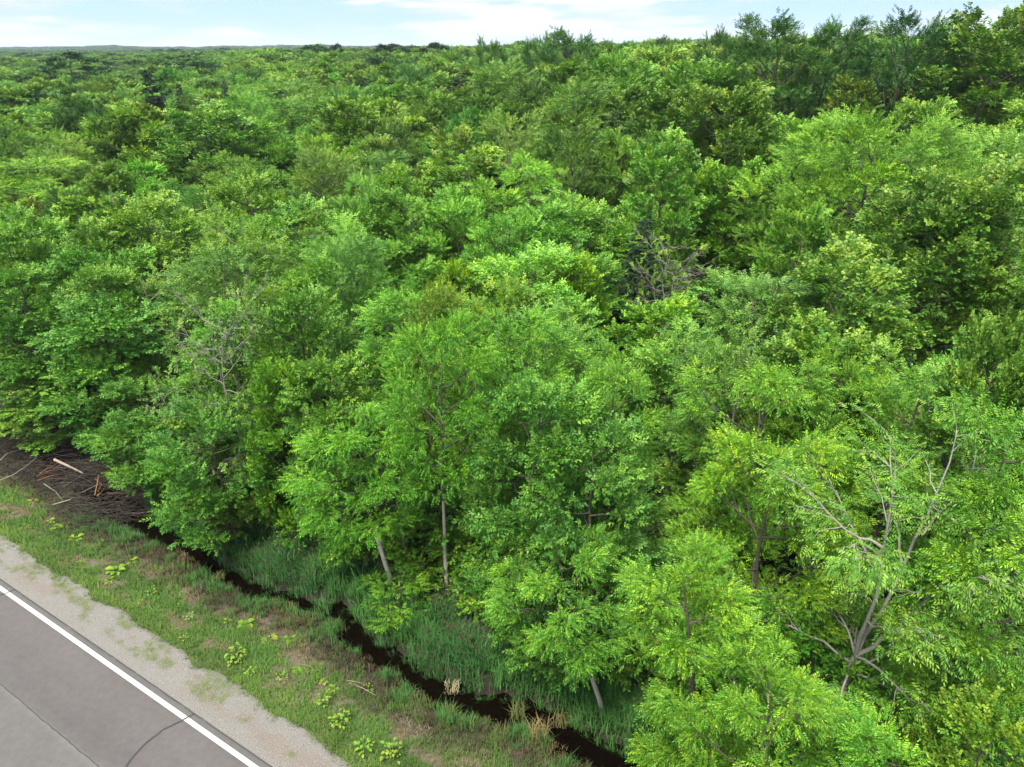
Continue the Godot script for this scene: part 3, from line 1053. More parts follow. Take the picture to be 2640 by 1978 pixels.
	tree("cedar", 6.95, -37.15, 9.00, 2.19, 3.67, Color(0.60, 0.75, 1.30), "blue-grey conifer beside the half bare tree")
	tree("cedar", 8.99, -65.72, 12.60, 3.13, 3.67, Color(1.10, 1.00, 0.90), "olive pointed conifer among the maples, upper right of centre")
	tree("spruce", 6.22, -61.38, 9.80, 2.53, 5.68, Color(1.60, 1.70, 2.40), "small blue-grey conifer below the olive pointed one")
	tree("maple", 13.33, -59.02, 14.60, 3.64, 4.28, Color(0.90, 0.90, 0.85), "tall grey-green maple left of the big dome, farther back")
	tree("maple", 15.91, -53.94, 15.00, 3.51, 5.83, Color(0.95, 0.90, 0.70), "tall maple with pale leaf tips next to the dark gap left of the dome")
	tree("maple", 14.09, -46.26, 11.00, 2.45, 5.38, Color(1.00, 1.20, 0.85), "bright green maple below the tall pale-tipped one")
	tree("maple", 11.94, -46.78, 10.50, 1.95, 6.22, Color(1.30, 1.30, 0.55), "yellow-green young tree left of the bright maple")
	tree("poplar", 27.17, -80.00, 19.94, 5.30, 4.22, Color(0.85, 0.90, 0.80), "dark tall tree with spiky shoots standing above the skyline at the right")
	tree("poplar", 33.19, -82.00, 19.53, 4.30, 1.02, Color(0.95, 1.00, 0.80), "tall tree right beside the dark spiky one on the skyline")
	tree("poplar", 37.53, -75.00, 19.51, 4.98, 5.40, Color(0.70, 0.82, 0.90), "very dark spiky-topped tree on the skyline near the right edge")
	tree("maple", 42.73, -70.00, 20.25, 5.35, 6.06, Color(0.95, 0.95, 0.75), "tallest tree on the skyline at the right edge")
	tree("poplar", 25.29, -95.00, 18.76, 3.68, 5.68, Color(1.00, 1.00, 1.00), "lone tall tree poking above the skyline right of centre")
	tree("poplar", 6.80, -100.00, 18.98, 4.57, 3.57, Color(0.90, 0.95, 0.90), "small crown rising highest on the skyline near the centre")
	tree("poplar", -2.72, -105.00, 18.22, 2.59, 4.48, Color(1.00, 1.00, 1.00), "narrow treetop on the skyline left of the centre's highest crown")
	tree("poplar", 3.49, -110.00, 18.37, 3.10, 1.33, Color(0.90, 0.95, 0.85), "spiky treetop on the skyline between two rounder crowns")
	tree("spruce", -38.59, -82.00, 15.42, 3.23, 5.22, Color(0.80, 0.80, 1.00), "broad dark spruce standing out in the forest at the upper left")
	tree("spruce", -42.58, -98.00, 13.12, 2.48, 3.60, Color(1.00, 0.80, 0.80), "smaller brownish spruce right beside the broad dark one")
	tree("spruce", -40.43, -108.00, 13.69, 2.14, 1.79, Color(1.00, 0.95, 1.10), "slim grey-green spruce right of the broad dark one")
	tree("snag", -23.14, -100.00, 13.03, 1.45, 0.40, Color(1.00, 1.00, 1.00), "thin dark dead conifer in the upper left forest")
	tree("snag", -29.21, -98.00, 12.85, 1.28, 5.36, Color(1.00, 1.00, 1.00), "thin brown dead conifer left of the other one")
	tree("pine", -96.27, -170.00, 16.13, 4.53, 6.22, Color(1.30, 1.40, 1.30), "dark pine standing out far off at the upper left")
	tree("pine", -59.10, -260.00, 18.60, 2.76, 0.56, Color(0.70, 0.70, 0.70), "small dark pine on the far skyline left of centre")
	tree("pine", -38.29, -240.00, 18.64, 3.82, 5.03, Color(0.70, 0.70, 0.70), "first of two dark pines on the skyline left of centre")
	tree("pine", -22.96, -235.00, 18.87, 4.15, 2.58, Color(0.70, 0.70, 0.70), "second of two dark pines on the skyline left of centre")
	tree("maple", -29.13, -71.70, 12.40, 4.46, 0.95, Color(1.00, 1.10, 1.00), "upright-branched pale green tree in the left middle of the forest")
	tree("maple", -16.63, -78.93, 12.20, 3.75, 1.85, Color(1.15, 1.10, 0.85), "light rounded tree in the upper left middle with layered leaves")
	tree("maple", -14.65, -94.82, 13.00, 3.78, 4.83, Color(1.00, 1.15, 0.80), "fresh green tree right of the light layered one")
	tree("cedar", -7.88, -113.41, 14.00, 5.30, 5.48, Color(0.75, 0.70, 0.60), "dark brownish green conifer clump at upper centre")
	tree("ash", -40.54, -60.10, 9.60, 3.84, 0.28, Color(1.50, 1.26, 0.70), "bright yellow-green tree at the left edge, upper middle")
	tree("maple", -25.38, -42.61, 9.40, 2.96, 3.86, Color(1.10, 1.15, 0.70), "bright leafy tree below the yellow one on the left")
	tree("maple", -21.88, -42.26, 9.60, 2.61, 0.28, Color(1.00, 1.05, 1.00), "soft grey-green dome tree right of the bright leafy one on the left")
	tree("alder", -19.63, -33.21, 8.80, 2.38, 4.51, Color(0.95, 1.05, 1.00), "green tree below the grey-green dome on the left")
	tree("alder", -26.67, -38.47, 9.20, 2.55, 2.08, Color(1.00, 1.08, 0.90), "green tree on the left edge below the yellow one")
	tree("alder", -18.72, -30.05, 8.60, 1.33, 5.53, Color(1.15, 1.08, 1.15), "thin pale grey-green tree above the low trees on the left")
	tree("alder", -21.83, -30.73, 8.40, 1.86, 6.16, Color(0.85, 0.95, 0.95), "darker tree on the left edge beside the deep dark gap")
	tree("alder", -5.82, -44.07, 9.40, 2.88, 3.17, Color(1.10, 1.10, 0.85), "bright tree in the upper centre in front of dark conifers")
	tree("maple", -3.56, -53.72, 10.60, 3.63, 6.27, Color(1.20, 1.22, 0.85), "bright pale-topped maple in the upper middle")
	tree("alder", -1.35, -46.13, 9.60, 2.47, 1.94, Color(1.15, 1.20, 0.70), "fresh bright tree below the pale-topped maple")
	tree("willow", -2.55, -22.50, 10.04, 0.92, 0.48, Color(1.45, 1.05, 0.70), "small tree with orange-red young leaf tips left of centre")
	hero_ash()


func hero_ash() -> void:
	# the open ash at the right: a forked pale trunk, every limb a part of its own
	rng.seed = 77
	var grey = Color(0.32, 0.31, 0.288)
	var p = Vector3(8.16, 0, -12.60)
	var o = Node3D.new()
	o.name = numbered("ash_tree")
	add_child(o)
	o.position = Vector3(p.x, ground_at(p.x, p.z), p.z)
	tag(o, "open ash with a forked pale trunk and bare grey limbs showing, lower right", "tree")
	var look = sprays("pinnate", Color(0.080, 0.215, 0.026), Color(0.165, 0.315, 0.038))
	var trunk = Shape.new()
	var fork = Vector3(0.1, 4.3, 0)
	trunk.tube(bend(Vector3(0.15, -0.4, 0), fork, Vector3(-0.12, 0, 0), 7, 0.04), 0.115, 0.085, 9, grey)
	put("trunk", trunk.mesh(), M.bark, o)
	var crown = Shape.new()
	var ends = []
	for k in 22:
		var limb = Shape.new()
		var lead = k < 3
		var az = k * 2.4 + 0.6
		var out = Vector3(cos(az), 0, sin(az))
		var pts: Array
		if lead:
			var to: Vector3 = [Vector3(-0.35, 10.0, 0.2), Vector3(1.1, 10.3, -0.3), Vector3(1.9, 8.6, 0.5)][k]
			pts = bend(fork, to, Vector3(0.12, 0, 0.1), 9, 0.07)
			limb.tube(pts, 0.058, 0.010, 8, grey)
		else:
			var low = k > 13
			var base: Array = ends[k % 3] if not low else [Vector3(0.1, 2.6, 0), fork]
			var a = along(base, rng.randf_range(0.12, 0.85) if not low else rng.randf_range(0.2, 1.0))
			var wide = rng.randf_range(1.2, 2.2) if not low else rng.randf_range(1.7, 2.7)
			var rise = rng.randf_range(0.5, 1.0) if not low else rng.randf_range(-0.15, 0.35)
			pts = bend(a, a + out * wide + Vector3.UP * wide * rise, Vector3.UP * (0.12 if low else -0.1) * wide, 7, 0.05)
			limb.tube(pts, 0.036, 0.009, 6, grey)
		ends.append(pts)
		for b in 9 if lead else 7:
			var u = rng.randf_range(0.30, 1.0) if b > 0 else 0.98
			var at = along(pts, u)
			var dir = (out if not lead else Vector3(rng.randf_range(-1, 1), 0, rng.randf_range(-1, 1))).rotated(Vector3.UP, rng.randf_range(-1.0, 1.0)) + Vector3.UP * rng.randf_range(-0.25, 0.8)
			var long = rng.randf_range(0.5, 1.1)
			var bough = bend(at, at + dir * long, Vector3.UP * 0.05, 4, 0.05)
			limb.tube(bough, 0.014, 0.006, 5, grey)
			if rng.randf() < (0.0 if b == 0 else 0.07 if k < 14 else 0.2):
				for m in 4:
					var q = along(bough, rng.randf())
					limb.tube(bend(q, q + (dir.rotated(Vector3.UP, rng.randf_range(-1, 1)) + Vector3(0, rng.randf_range(-0.5, 0.3), 0)) * 0.5, Vector3.ZERO, 3, 0.03), 0.009, 0.004, 4, grey)
				continue
			for m in 24:
				var q = along(bough, rng.randf_range(0.45, 1.0)) + Vector3(rng.randfn(), rng.randfn() * 0.7, rng.randfn()) * 0.22
				var d2 = dir * 0.6 + Vector3(rng.randf_range(-1, 1), rng.randf_range(-0.5, 0.6), rng.randf_range(-1, 1))
				crown.add(look[1 if rng.randf() < 0.45 else 0][rng.randi() % 5], facing(q, d2, rng.randf_range(-0.5, 0.5), rng.randf_range(0.9, 1.25)))
		put("limb", limb.mesh(), M.bark, o)
	put("crown", crown.mesh(), M.leaf, o).set_meta("kind", "stuff")
	rng.seed = 555
	taken.append(Vector3(p.x, p.z, 2.4))


# ---------------------------------------------------------------- the bank, the verge and what lies there

func bank_shrubs() -> void:
	var rows = [[-17.5, 10.6], [-15.6, 9.6], [-14.4, 8.2], [-13.2, 7.8], [-12.0, 7.6], [-10.9, 7.8], [-9.9, 7.4], [-8.9, 8.0], [-7.9, 8.4], [-6.8, 8.6], [-5.6, 8.8], [-4.5, 8.7], [-3.2, 8.9], [-1.0, 9.2], [0.8, 9.0], [2.0, 9.2], [3.2, 8.9], [4.7, 8.8], [5.9, 8.3], [6.9, 8.8], [8.2, 8.4], [9.0, 7.6], [10.2, 7.8], [11.2, 7.2], [11.8, 8.4], [12.8, 8.0], [13.6, 7.0], [14.6, 8.4], [-19.6, 11.0], [-21.4, 11.4], [2.4, 10.3], [-6.6, 9.3], [-12.0, 8.6], [7.8, 9.8], [13.4, 9.6], [-9.4, 8.8], [-9.0, 9.4]]
	for k in rows.size():
		var p = rd(rows[k][0] + rng.randf_range(-0.4, 0.4), rows[k][1] + rng.randf_range(-0.3, 0.3), 0)
		var shade = Color(rng.randf_range(0.75, 1.2), rng.randf_range(0.8, 1.2), 0.9)
		var high = rng.randf_range(2.3, 4.4)
		tree("sapling", p.x, p.z, high, rng.randf_range(1.0, 1.7), rng.randf() * TAU, shade, "%s %s sapling on the far bank %s, %s" % ["tall" if high > 3.1 else "low", tone(shade), "by the water" if rows[k][1] < 8.0 else "under the trees", across_photo(p.x / -p.z)], "saplings on the far bank")
	var p = rd(-0.7, 6.6, 0)
	tree("sapling", p.x, p.z, 1.7, 0.95, 0.7, Color(1.25, 1.2, 0.8), "low yellow-green shrub at the foot of the leaning trunks", "", 0.0, 0.0)


func tuft(blades: int, high: float, wide: float, thick: float, base: Color, seeds: bool) -> ArrayMesh:
	var sh = Shape.new()
	for k in blades:
		var az = rng.randf() * TAU
		var out = Vector3(cos(az), 0, sin(az))
		var side = out.cross(Vector3.UP)
		var foot = Vector3(rng.randf_range(-1, 1), 0, rng.randf_range(-1, 1)) * wide * 0.5
		var top = high * rng.randf_range(0.6, 1.1)
		var mid = foot + Vector3.UP * top * 0.6 + out * top * 0.15
		var tip = foot + Vector3.UP * top * rng.randf_range(0.75, 1.0) + out * top * rng.randf_range(0.3, 0.75)
		var c = vary(base, 0.2)
		var at = sh.v.size()
		sh.v.append_array([foot - side * thick * 0.5, foot + side * thick * 0.5, mid + side * thick * 0.45, mid - side * thick * 0.45, tip])
		var n1 = (out * -0.4 + Vector3.UP * 0.9).normalized()
		sh.n.append_array([n1, n1, n1, n1, n1])
		sh.c.append_array([c, c, c, c, c])
		sh.i.append_array([at, at + 1, at + 2, at, at + 2, at + 3, at + 3, at + 2, at + 4])
		if seeds and k % 5 == 0:
			var head = foot + Vector3.UP * top * 1.15 + out * top * 0.2
			sh.leaf(head, (out * 0.4 + Vector3.UP).normalized(), side, out, 0.16, 0.035, Color(0.15, 0.14, 0.085))
			sh.leaf(head, (out * 0.4 + Vector3.UP).normalized(), out, side, 0.16, 0.035, Color(0.15, 0.14, 0.085))
	return sh.agree().mesh()


func ground_cover() -> void:
	var white = Color.WHITE
	var short = [tuft(26, 0.20, 0.34, 0.012, Color(0.062, 0.150, 0.020), false), tuft(26, 0.24, 0.34, 0.012, Color(0.085, 0.160, 0.026), false), tuft(22, 0.22, 0.36, 0.012, Color(0.132, 0.134, 0.066), false)]
	var places = [[], [], []]
	var tints = [[], [], []]
	var s = -46.0
	while s < 24.0:
		var n = 1.25
		var st = stream_at(s)
		var edge = st.x - st.y * 0.5
		var step = 0.125 if s > -24 else 0.22
		while n < edge + 0.05:
			var a = s + rng.randf_range(-0.1, 0.1)
			var b = n + rng.randf_range(-0.1, 0.1)
			n += step
			if b < 1.52 - 0.07 * wave.get_noise_1d(a * 9.0) - 0.2 * fine.get_noise_2d(a * 1.1, b) - 0.42 * rng.randf() * rng.randf() * rng.randf():
				continue
			var bare = bare_share(a, b)
			var mud = smoothstep(edge - 2.2, edge - 0.7, b + 0.9 * wave.get_noise_2d(a * 12.0, b * 12.0 + 40.0))
			var bog = mud > 0.5 and wave.get_noise_2d(a * 14.0 + 7.0, b * 14.0) < 0.16
			if bog and rng.randf() < 0.4:
				continue
			if rng.randf() < bare * 0.55:
				continue
			var k = 2 if rng.randf() < maxf(bare * 0.75, 0.52 * smoothstep(2.5, 3.9, b + 0.8 * wave.get_noise_2d(a * 5.0, b * 5.0))) else 1 if rng.randf() < 0.35 else 0
			if bog:
				k = 2
			var size = rng.randf_range(0.6, 1.15) * (0.8 + 0.35 * smoothstep(2.5, 4.5, b))
			places[k].append(Transform3D(Basis(Vector3.UP, rng.randf() * TAU).scaled(Vector3.ONE * size), rd(a, b, ground_height(a, b) - 0.01)))
			var t = rng.randf_range(0.8, 1.2) * (1.0 + 0.5 * wave.get_noise_2d(a * 6.0, b * 6.0 + 200.0))
			t *= 1.0 - 0.3 * mud
			if bog:
				t *= 0.55
			tints[k].append(Color(t * lerpf(0.95, 1.2, bare) * lerpf(1.22, 1.0, smoothstep(1.5, 2.6, b)), t, t))
		s += step
	# low weeds creeping over the gravel
	for k in 900:
		var a = rng.randf_range(-24, 8)
		var b = rng.randf_range(0.65, 1.45)
		if wave.get_noise_2d(a * 10.0 + 90.0, b * 22.0 + 3.0) > 0.10:
			places[1].append(Transform3D(Basis(Vector3.UP, rng.randf() * TAU).scaled(Vector3(0.45, 0.22, 0.45)), rd(a, b, ground_height(a, b) + 0.01)))
			tints[1].append(Color(1.5, 1.3, 1.0))
	var g = Node3D.new()
	g.name = "verge_grass"
	add_child(g)
	tag(g, "short roadside grass between the gravel and the stream, dry in patches", "grass")
	g.set_meta("kind", "stuff")
	for k in 3:
		scatter("grass_tufts", short[k], M.grass, places[k], tints[k], g).set_meta("kind", "stuff")
	var pebble = Shape.new()
	for k in 7:
		pebble.v.append(Vector3(cos(k * 0.9) * 0.5, 0.0, sin(k * 0.9) * 0.4) if k < 6 else Vector3(0.05, 0.42, 0.03))
		pebble.n.append((pebble.v[k] + Vector3(0, 0.25, 0)).normalized())
		pebble.c.append(white)
	for k in 6:
		pebble.i.append_array([k, (k + 1) % 6, 6])
	var spots = []
	var shades = []
	for k in 9000:
		var a = rng.randf_range(-24, 6)
		var b = 0.30 + 1.30 * rng.randf()
		if b > 1.36 + rng.randf() * 0.2:
			continue
		var size = rng.randf_range(0.018, 0.05)
		spots.append(Transform3D(Basis(Vector3.UP, rng.randf() * TAU).scaled(Vector3.ONE * size), rd(a, b, ground_height(a, b) + 0.016)))
		var t = rng.randf_range(0.09, 0.22)
		shades.append(Color(t * rng.randf_range(1.0, 1.12), t, t * rng.randf_range(0.88, 1.0)))
	var stones = scatter("pebbles", pebble.agree().mesh(), M.stone, spots, shades)
	tag(stones, "loose grey and pinkish pebbles scattered over the gravel shoulder", "pebbles")
	stones.set_meta("kind", "stuff")
	# tall reed grass on the far bank
	var tall = [tuft(34, 0.85, 0.42, 0.016, Color(0.040, 0.135, 0.036), true), tuft(34, 0.75, 0.42, 0.016, Color(0.050, 0.155, 0.034), false)]
	places = [[], []]
	tints = [[], []]
	s = -40.0
	while s < 24.0:
		var st = stream_at(s)
		var n = st.x + st.y * 0.5 + 0.14
		while n < 11.5:
			var a = s + rng.randf_range(-0.14, 0.14)
			var b = n + rng.randf_range(-0.14, 0.14)
			n += 0.24 + maxf(0.0, b - 9.0) * 0.15
			if b > 8.5 and rng.randf() < 0.3:
				continue
			if a < -14.5 and b < 9.4:
				continue
			var k = 0 if wave.get_noise_2d(a * 6.0, b * 6.0) > -0.1 else 1
			var low = smoothstep(0.0, 0.7, b - st.x - st.y * 0.5)
			var size = rng.randf_range(0.8, 1.2) * lerpf(0.42, 1.15, low) * (1.0 + 0.6 * wave.get_noise_2d(a * 12.0, b * 12.0 + 30.0))
			places[k].append(Transform3D(Basis(Vector3.UP, rng.randf() * TAU).scaled(Vector3.ONE * size), rd(a, b, ground_height(a, b) - 0.02)))
			var t = rng.randf_range(0.8, 1.2)
			tints[k].append(Color(t, t, t).lerp(Color(1.9, 1.3, 1.2), 0.25 * (1.0 - low) * rng.randf()))
		s += 0.25
	# rushes on the near edge
	for k in 560:
		var a = rng.randf_range(-16, 10)
		var st = stream_at(a)
		var b = st.x - st.y * 0.5 - absf(rng.randfn()) * 0.5 - 0.06
		if wave.get_noise_2d(a * 12.0 + 7.0, 5.0) < -0.12:
			continue
		places[1].append(Transform3D(Basis(Vector3.UP, rng.randf() * TAU).scaled(Vector3.ONE * rng.randf_range(0.3, 0.7)), rd(a, b, ground_height(a, b) - 0.02)))
		tints[1].append(Color(1.0, 0.95, 0.9) * rng.randf_range(0.75, 1.15))
	g = Node3D.new()
	g.name = "reed_grass"
	add_child(g)
	tag(g, "tall blue-green reed grass along the far bank of the stream", "grass")
	g.set_meta("kind", "stuff")
	for k in 2:
		scatter("reed_tufts", tall[k], M.grass, places[k], tints[k], g).set_meta("kind", "stuff")
	# low leafy plants on the forest floor
	var herb = Shape.new()
	for k in 26:
		var az = rng.randf() * TAU
		var out = Vector3(cos(az), 0.5, sin(az)).normalized()
		var side = out.cross(Vector3.UP).normalized()
		herb.leaf(Vector3(out.x, 0, out.z) * rng.randf() * 0.35 + Vector3.UP * rng.randf_range(0.15, 0.55), out, side, side.cross(out), rng.randf_range(0.14, 0.24), rng.randf_range(0.06, 0.10), vary(Color(0.050, 0.115, 0.022), 0.25))
	places = []
	tints = []
	var d = 7.0
	while d < 75.0:
		var x = -0.8 * d - 3.0
		var step = 0.55 + d * 0.008
		while x < 0.8 * d + 4.0:
			var px = x + rng.randf_range(-0.5, 0.5) * step
			var pz = -d + rng.randf_range(-0.5, 0.5) * step
			x += step
			var q = road_of(px, pz)
			if q.y < 8.3 or (q.x < -14.5 and q.y < 10.0):
				continue
			places.append(Transform3D(Basis(Vector3.UP, rng.randf() * TAU).scaled(Vector3.ONE * rng.randf_range(0.9, 1.7)), Vector3(px, ground_at(px, pz) - 0.02, pz)))
			tints.append(white * rng.randf_range(0.7, 1.2))
		d += step
	var h = scatter("undergrowth", herb.agree().mesh(), M.leaf, places, tints)
	tag(h, "low leafy undergrowth covering the forest floor", "undergrowth")
	h.set_meta("kind", "stuff")


func broad_leaf_mesh(long: float, wide: float, col: Color) -> ArrayMesh:
	# an ovate leaf in three cross strips, cupped along the midrib and bent over towards the tip, with a stalk
	var sh = Shape.new()
	sh.tube([Vector3(0, -0.02, 0), Vector3(0, long * 0.30, long * 0.22)], 0.012, 0.008, 4, Color(0.16, 0.22, 0.06))
	var shape = [0.15, 0.75, 1.0, 0.72, 0.0]
	var rows = []
	for k in 5:
		var t = k / 4.0
		rows.append([Vector3(0, long * (0.30 + 0.30 * t - 0.42 * t * t), long * (0.2 + 0.85 * t)), wide * 0.5 * shape[k]])
	for k in 4:
		var a: Array = rows[k]
		var b: Array = rows[k + 1]
		var c = vary(col, 0.07)
		for side in [-1.0, 1.0]:
			var up = Vector3.UP * 0.22
			var p0: Vector3 = a[0]
			var p1: Vector3 = b[0]
			var p2: Vector3 = b[0] + Vector3(side * b[1], 0, 0) + up * b[1]
			var p3: Vector3 = a[0] + Vector3(side * a[1], 0, 0) + up * a[1]
			if side > 0:
				sh.quad(p0, p1, p2, p3, c)
			else:
				sh.quad(p3, p2, p1, p0, c)
	for k in sh.n.size():
		if sh.n[k].y < 0 and k > 7:
			sh.n[k] = -sh.n[k]
	return sh.agree().mesh()


func weed(label: String, s: float, n: float, count: int, size: float, bushy := false, group := "") -> void:
	var o = Node3D.new()
	o.name = numbered("leafy_weed" if bushy else "broad_leaf_weed")
	add_child(o)
	o.position = rd(s, n, ground_height(s, n))
	o.rotation.y = rng.randf() * TAU
	tag(o, label, "plant", group)
	if bushy:
		count = int(count * 2.6)
	for k in count:
		var leaf = put("leaf", M.leaf_meshes[rng.randi() % 4 + (4 if bushy else 0)], M.leaf, o)
		var az = TAU * k / count * (1.0 if not bushy else 2.4) + rng.randf_range(-0.35, 0.35)
		var up = 0.0
		var out = 0.03
		if bushy:
			up = 0.02 + 0.30 * rng.randf()
			out = 0.03 + 0.17 * rng.randf()
		leaf.position = Vector3(sin(az) * out, up, cos(az) * out) * size
		leaf.basis = Basis(Vector3.UP, az) * Basis(Vector3.RIGHT, rng.randf_range(-0.35, 0.25)) * Basis.from_scale(Vector3.ONE * (0.85 if bushy else 0.78) * size * rng.randf_range(0.6, 1.25))


func verge_plants() -> void:
	M.leaf_meshes = []
	for k in 4:
		M.leaf_meshes.append(broad_leaf_mesh(0.32, 0.20, Color(0.115 + 0.028 * k, 0.265, 0.026)))
	for k in 4:
		M.leaf_meshes.append(broad_leaf_mesh(0.13, 0.075, Color(0.105 + 0.025 * k, 0.245, 0.026)))
	weed("large yellow-green broad-leaved weed, uppermost of the clump near the brush pile", -15.33, 3.14, 9, 1.00, false)
	weed("largest broad-leaved weed of the clump below the brush pile", -13.97, 3.11, 10, 1.15, false)
	weed("small broad-leaved weed at the top left end of the clump near the brush", -16.04, 3.25, 7, 0.80, false)
	weed("small broad-leaved weed right of the clump near the brush pile", -13.20, 3.59, 6, 0.70, false)
	weed("yellowish broad-leaved weed just under the brush at the left edge", -18.21, 3.64, 7, 0.80, false)
	weed("leafy weed at the left edge between brush pile and grass", -19.23, 3.21, 6, 0.70, false)
	weed("big bright yellow-green rosette standing alone on the dry grass of the verge", -10.66, 2.77, 11, 1.25, false)
	weed("smaller bright rosette just behind the big lone one", -10.95, 3.50, 7, 0.90, false)
	weed("small leafy weed at the foot of the big lone rosette", -10.35, 2.32, 6, 0.70, false)
	weed("yellow-green rosette beside the bare pale soil in the middle of the verge", -4.65, 3.50, 9, 1.00, false)
	weed("small weed left of the rosette in the middle of the verge", -5.35, 3.31, 5, 0.60, false)
	weed("rosette by the muddy hollow next to the upright leafy one", -3.47, 3.50, 7, 0.90, false)
	weed("upright leafy plant by the muddy hollow near the stream", -2.95, 3.89, 7, 0.95, false)
	weed("bushy weed in the long grass beside the gravel, middle left", -6.28, 2.62, 8, 0.80, true)
	weed("low weed at the gravel edge, middle left", -5.52, 1.90, 6, 0.70, true)
	weed("big leafy bush weed on the verge opposite the road crack", -3.45, 2.23, 16, 1.30, true)
	weed("trailing weed running down from the big leafy bush weed", -2.64, 2.08, 9, 0.80, true)
	weed("small bright weed right of the trailing one", -1.70, 2.45, 8, 0.80, true)
	weed("bright bushy weed near the gravel at the lower verge", -0.03, 2.47, 11, 1.00, true)
	weed("bright bushy weed, left of the two by the bottom gravel edge", 0.89, 2.18, 12, 1.10, true)
	weed("small weed right behind the bushy one by the bottom gravel edge", 0.84, 2.42, 8, 0.80, true)
	weed("yellow-green bushy weed at the bottom edge of the verge", 2.07, 1.92, 14, 1.10, true)
	weed("largest yellow-green weed at the bottom edge, right of the other", 2.80, 2.21, 14, 1.20, true)
	weed("small bright rosette on the dry slope near the fallen stick", -0.27, 3.09, 7, 0.70, false)
	weed("small leafy weed on the brown slope above the fallen stick", 0.54, 3.73, 8, 0.70, true)
	weed("yellowing creeping weed on the brown slope, left of the stick", -1.77, 3.03, 6, 0.70, false)
	weed("yellowing creeping weed, right of the other on the brown slope", -0.69, 3.13, 6, 0.70, false)
	weed("leafy weed in the grass next to the gravel, left part of the verge", -8.48, 2.70, 8, 0.80, true)
	weed("light green weed between the gravel and the bare dry patch", -7.25, 2.92, 6, 0.70, true)
	weed("small weed at the edge of the gravel, left part of the verge", -8.23, 2.18, 6, 0.60, true)
	weed("tiny light weed in the green grass left of the lone rosette", -12.12, 2.33, 6, 0.60, true)
	weed("tiny weed in the bright grass at the left edge", -16.05, 2.36, 6, 0.60, true)


func stick(called: String, label: String, category: String, pts: Array, r0: float, r1: float, col: Color, m: Material = null, group := "") -> void:
	var sh = Shape.new()
	sh.tube(pts, r0, r1, 6, col)
	var o = put(called, sh.mesh(), M.bark if m == null else m)
	tag(o, label, category, group)


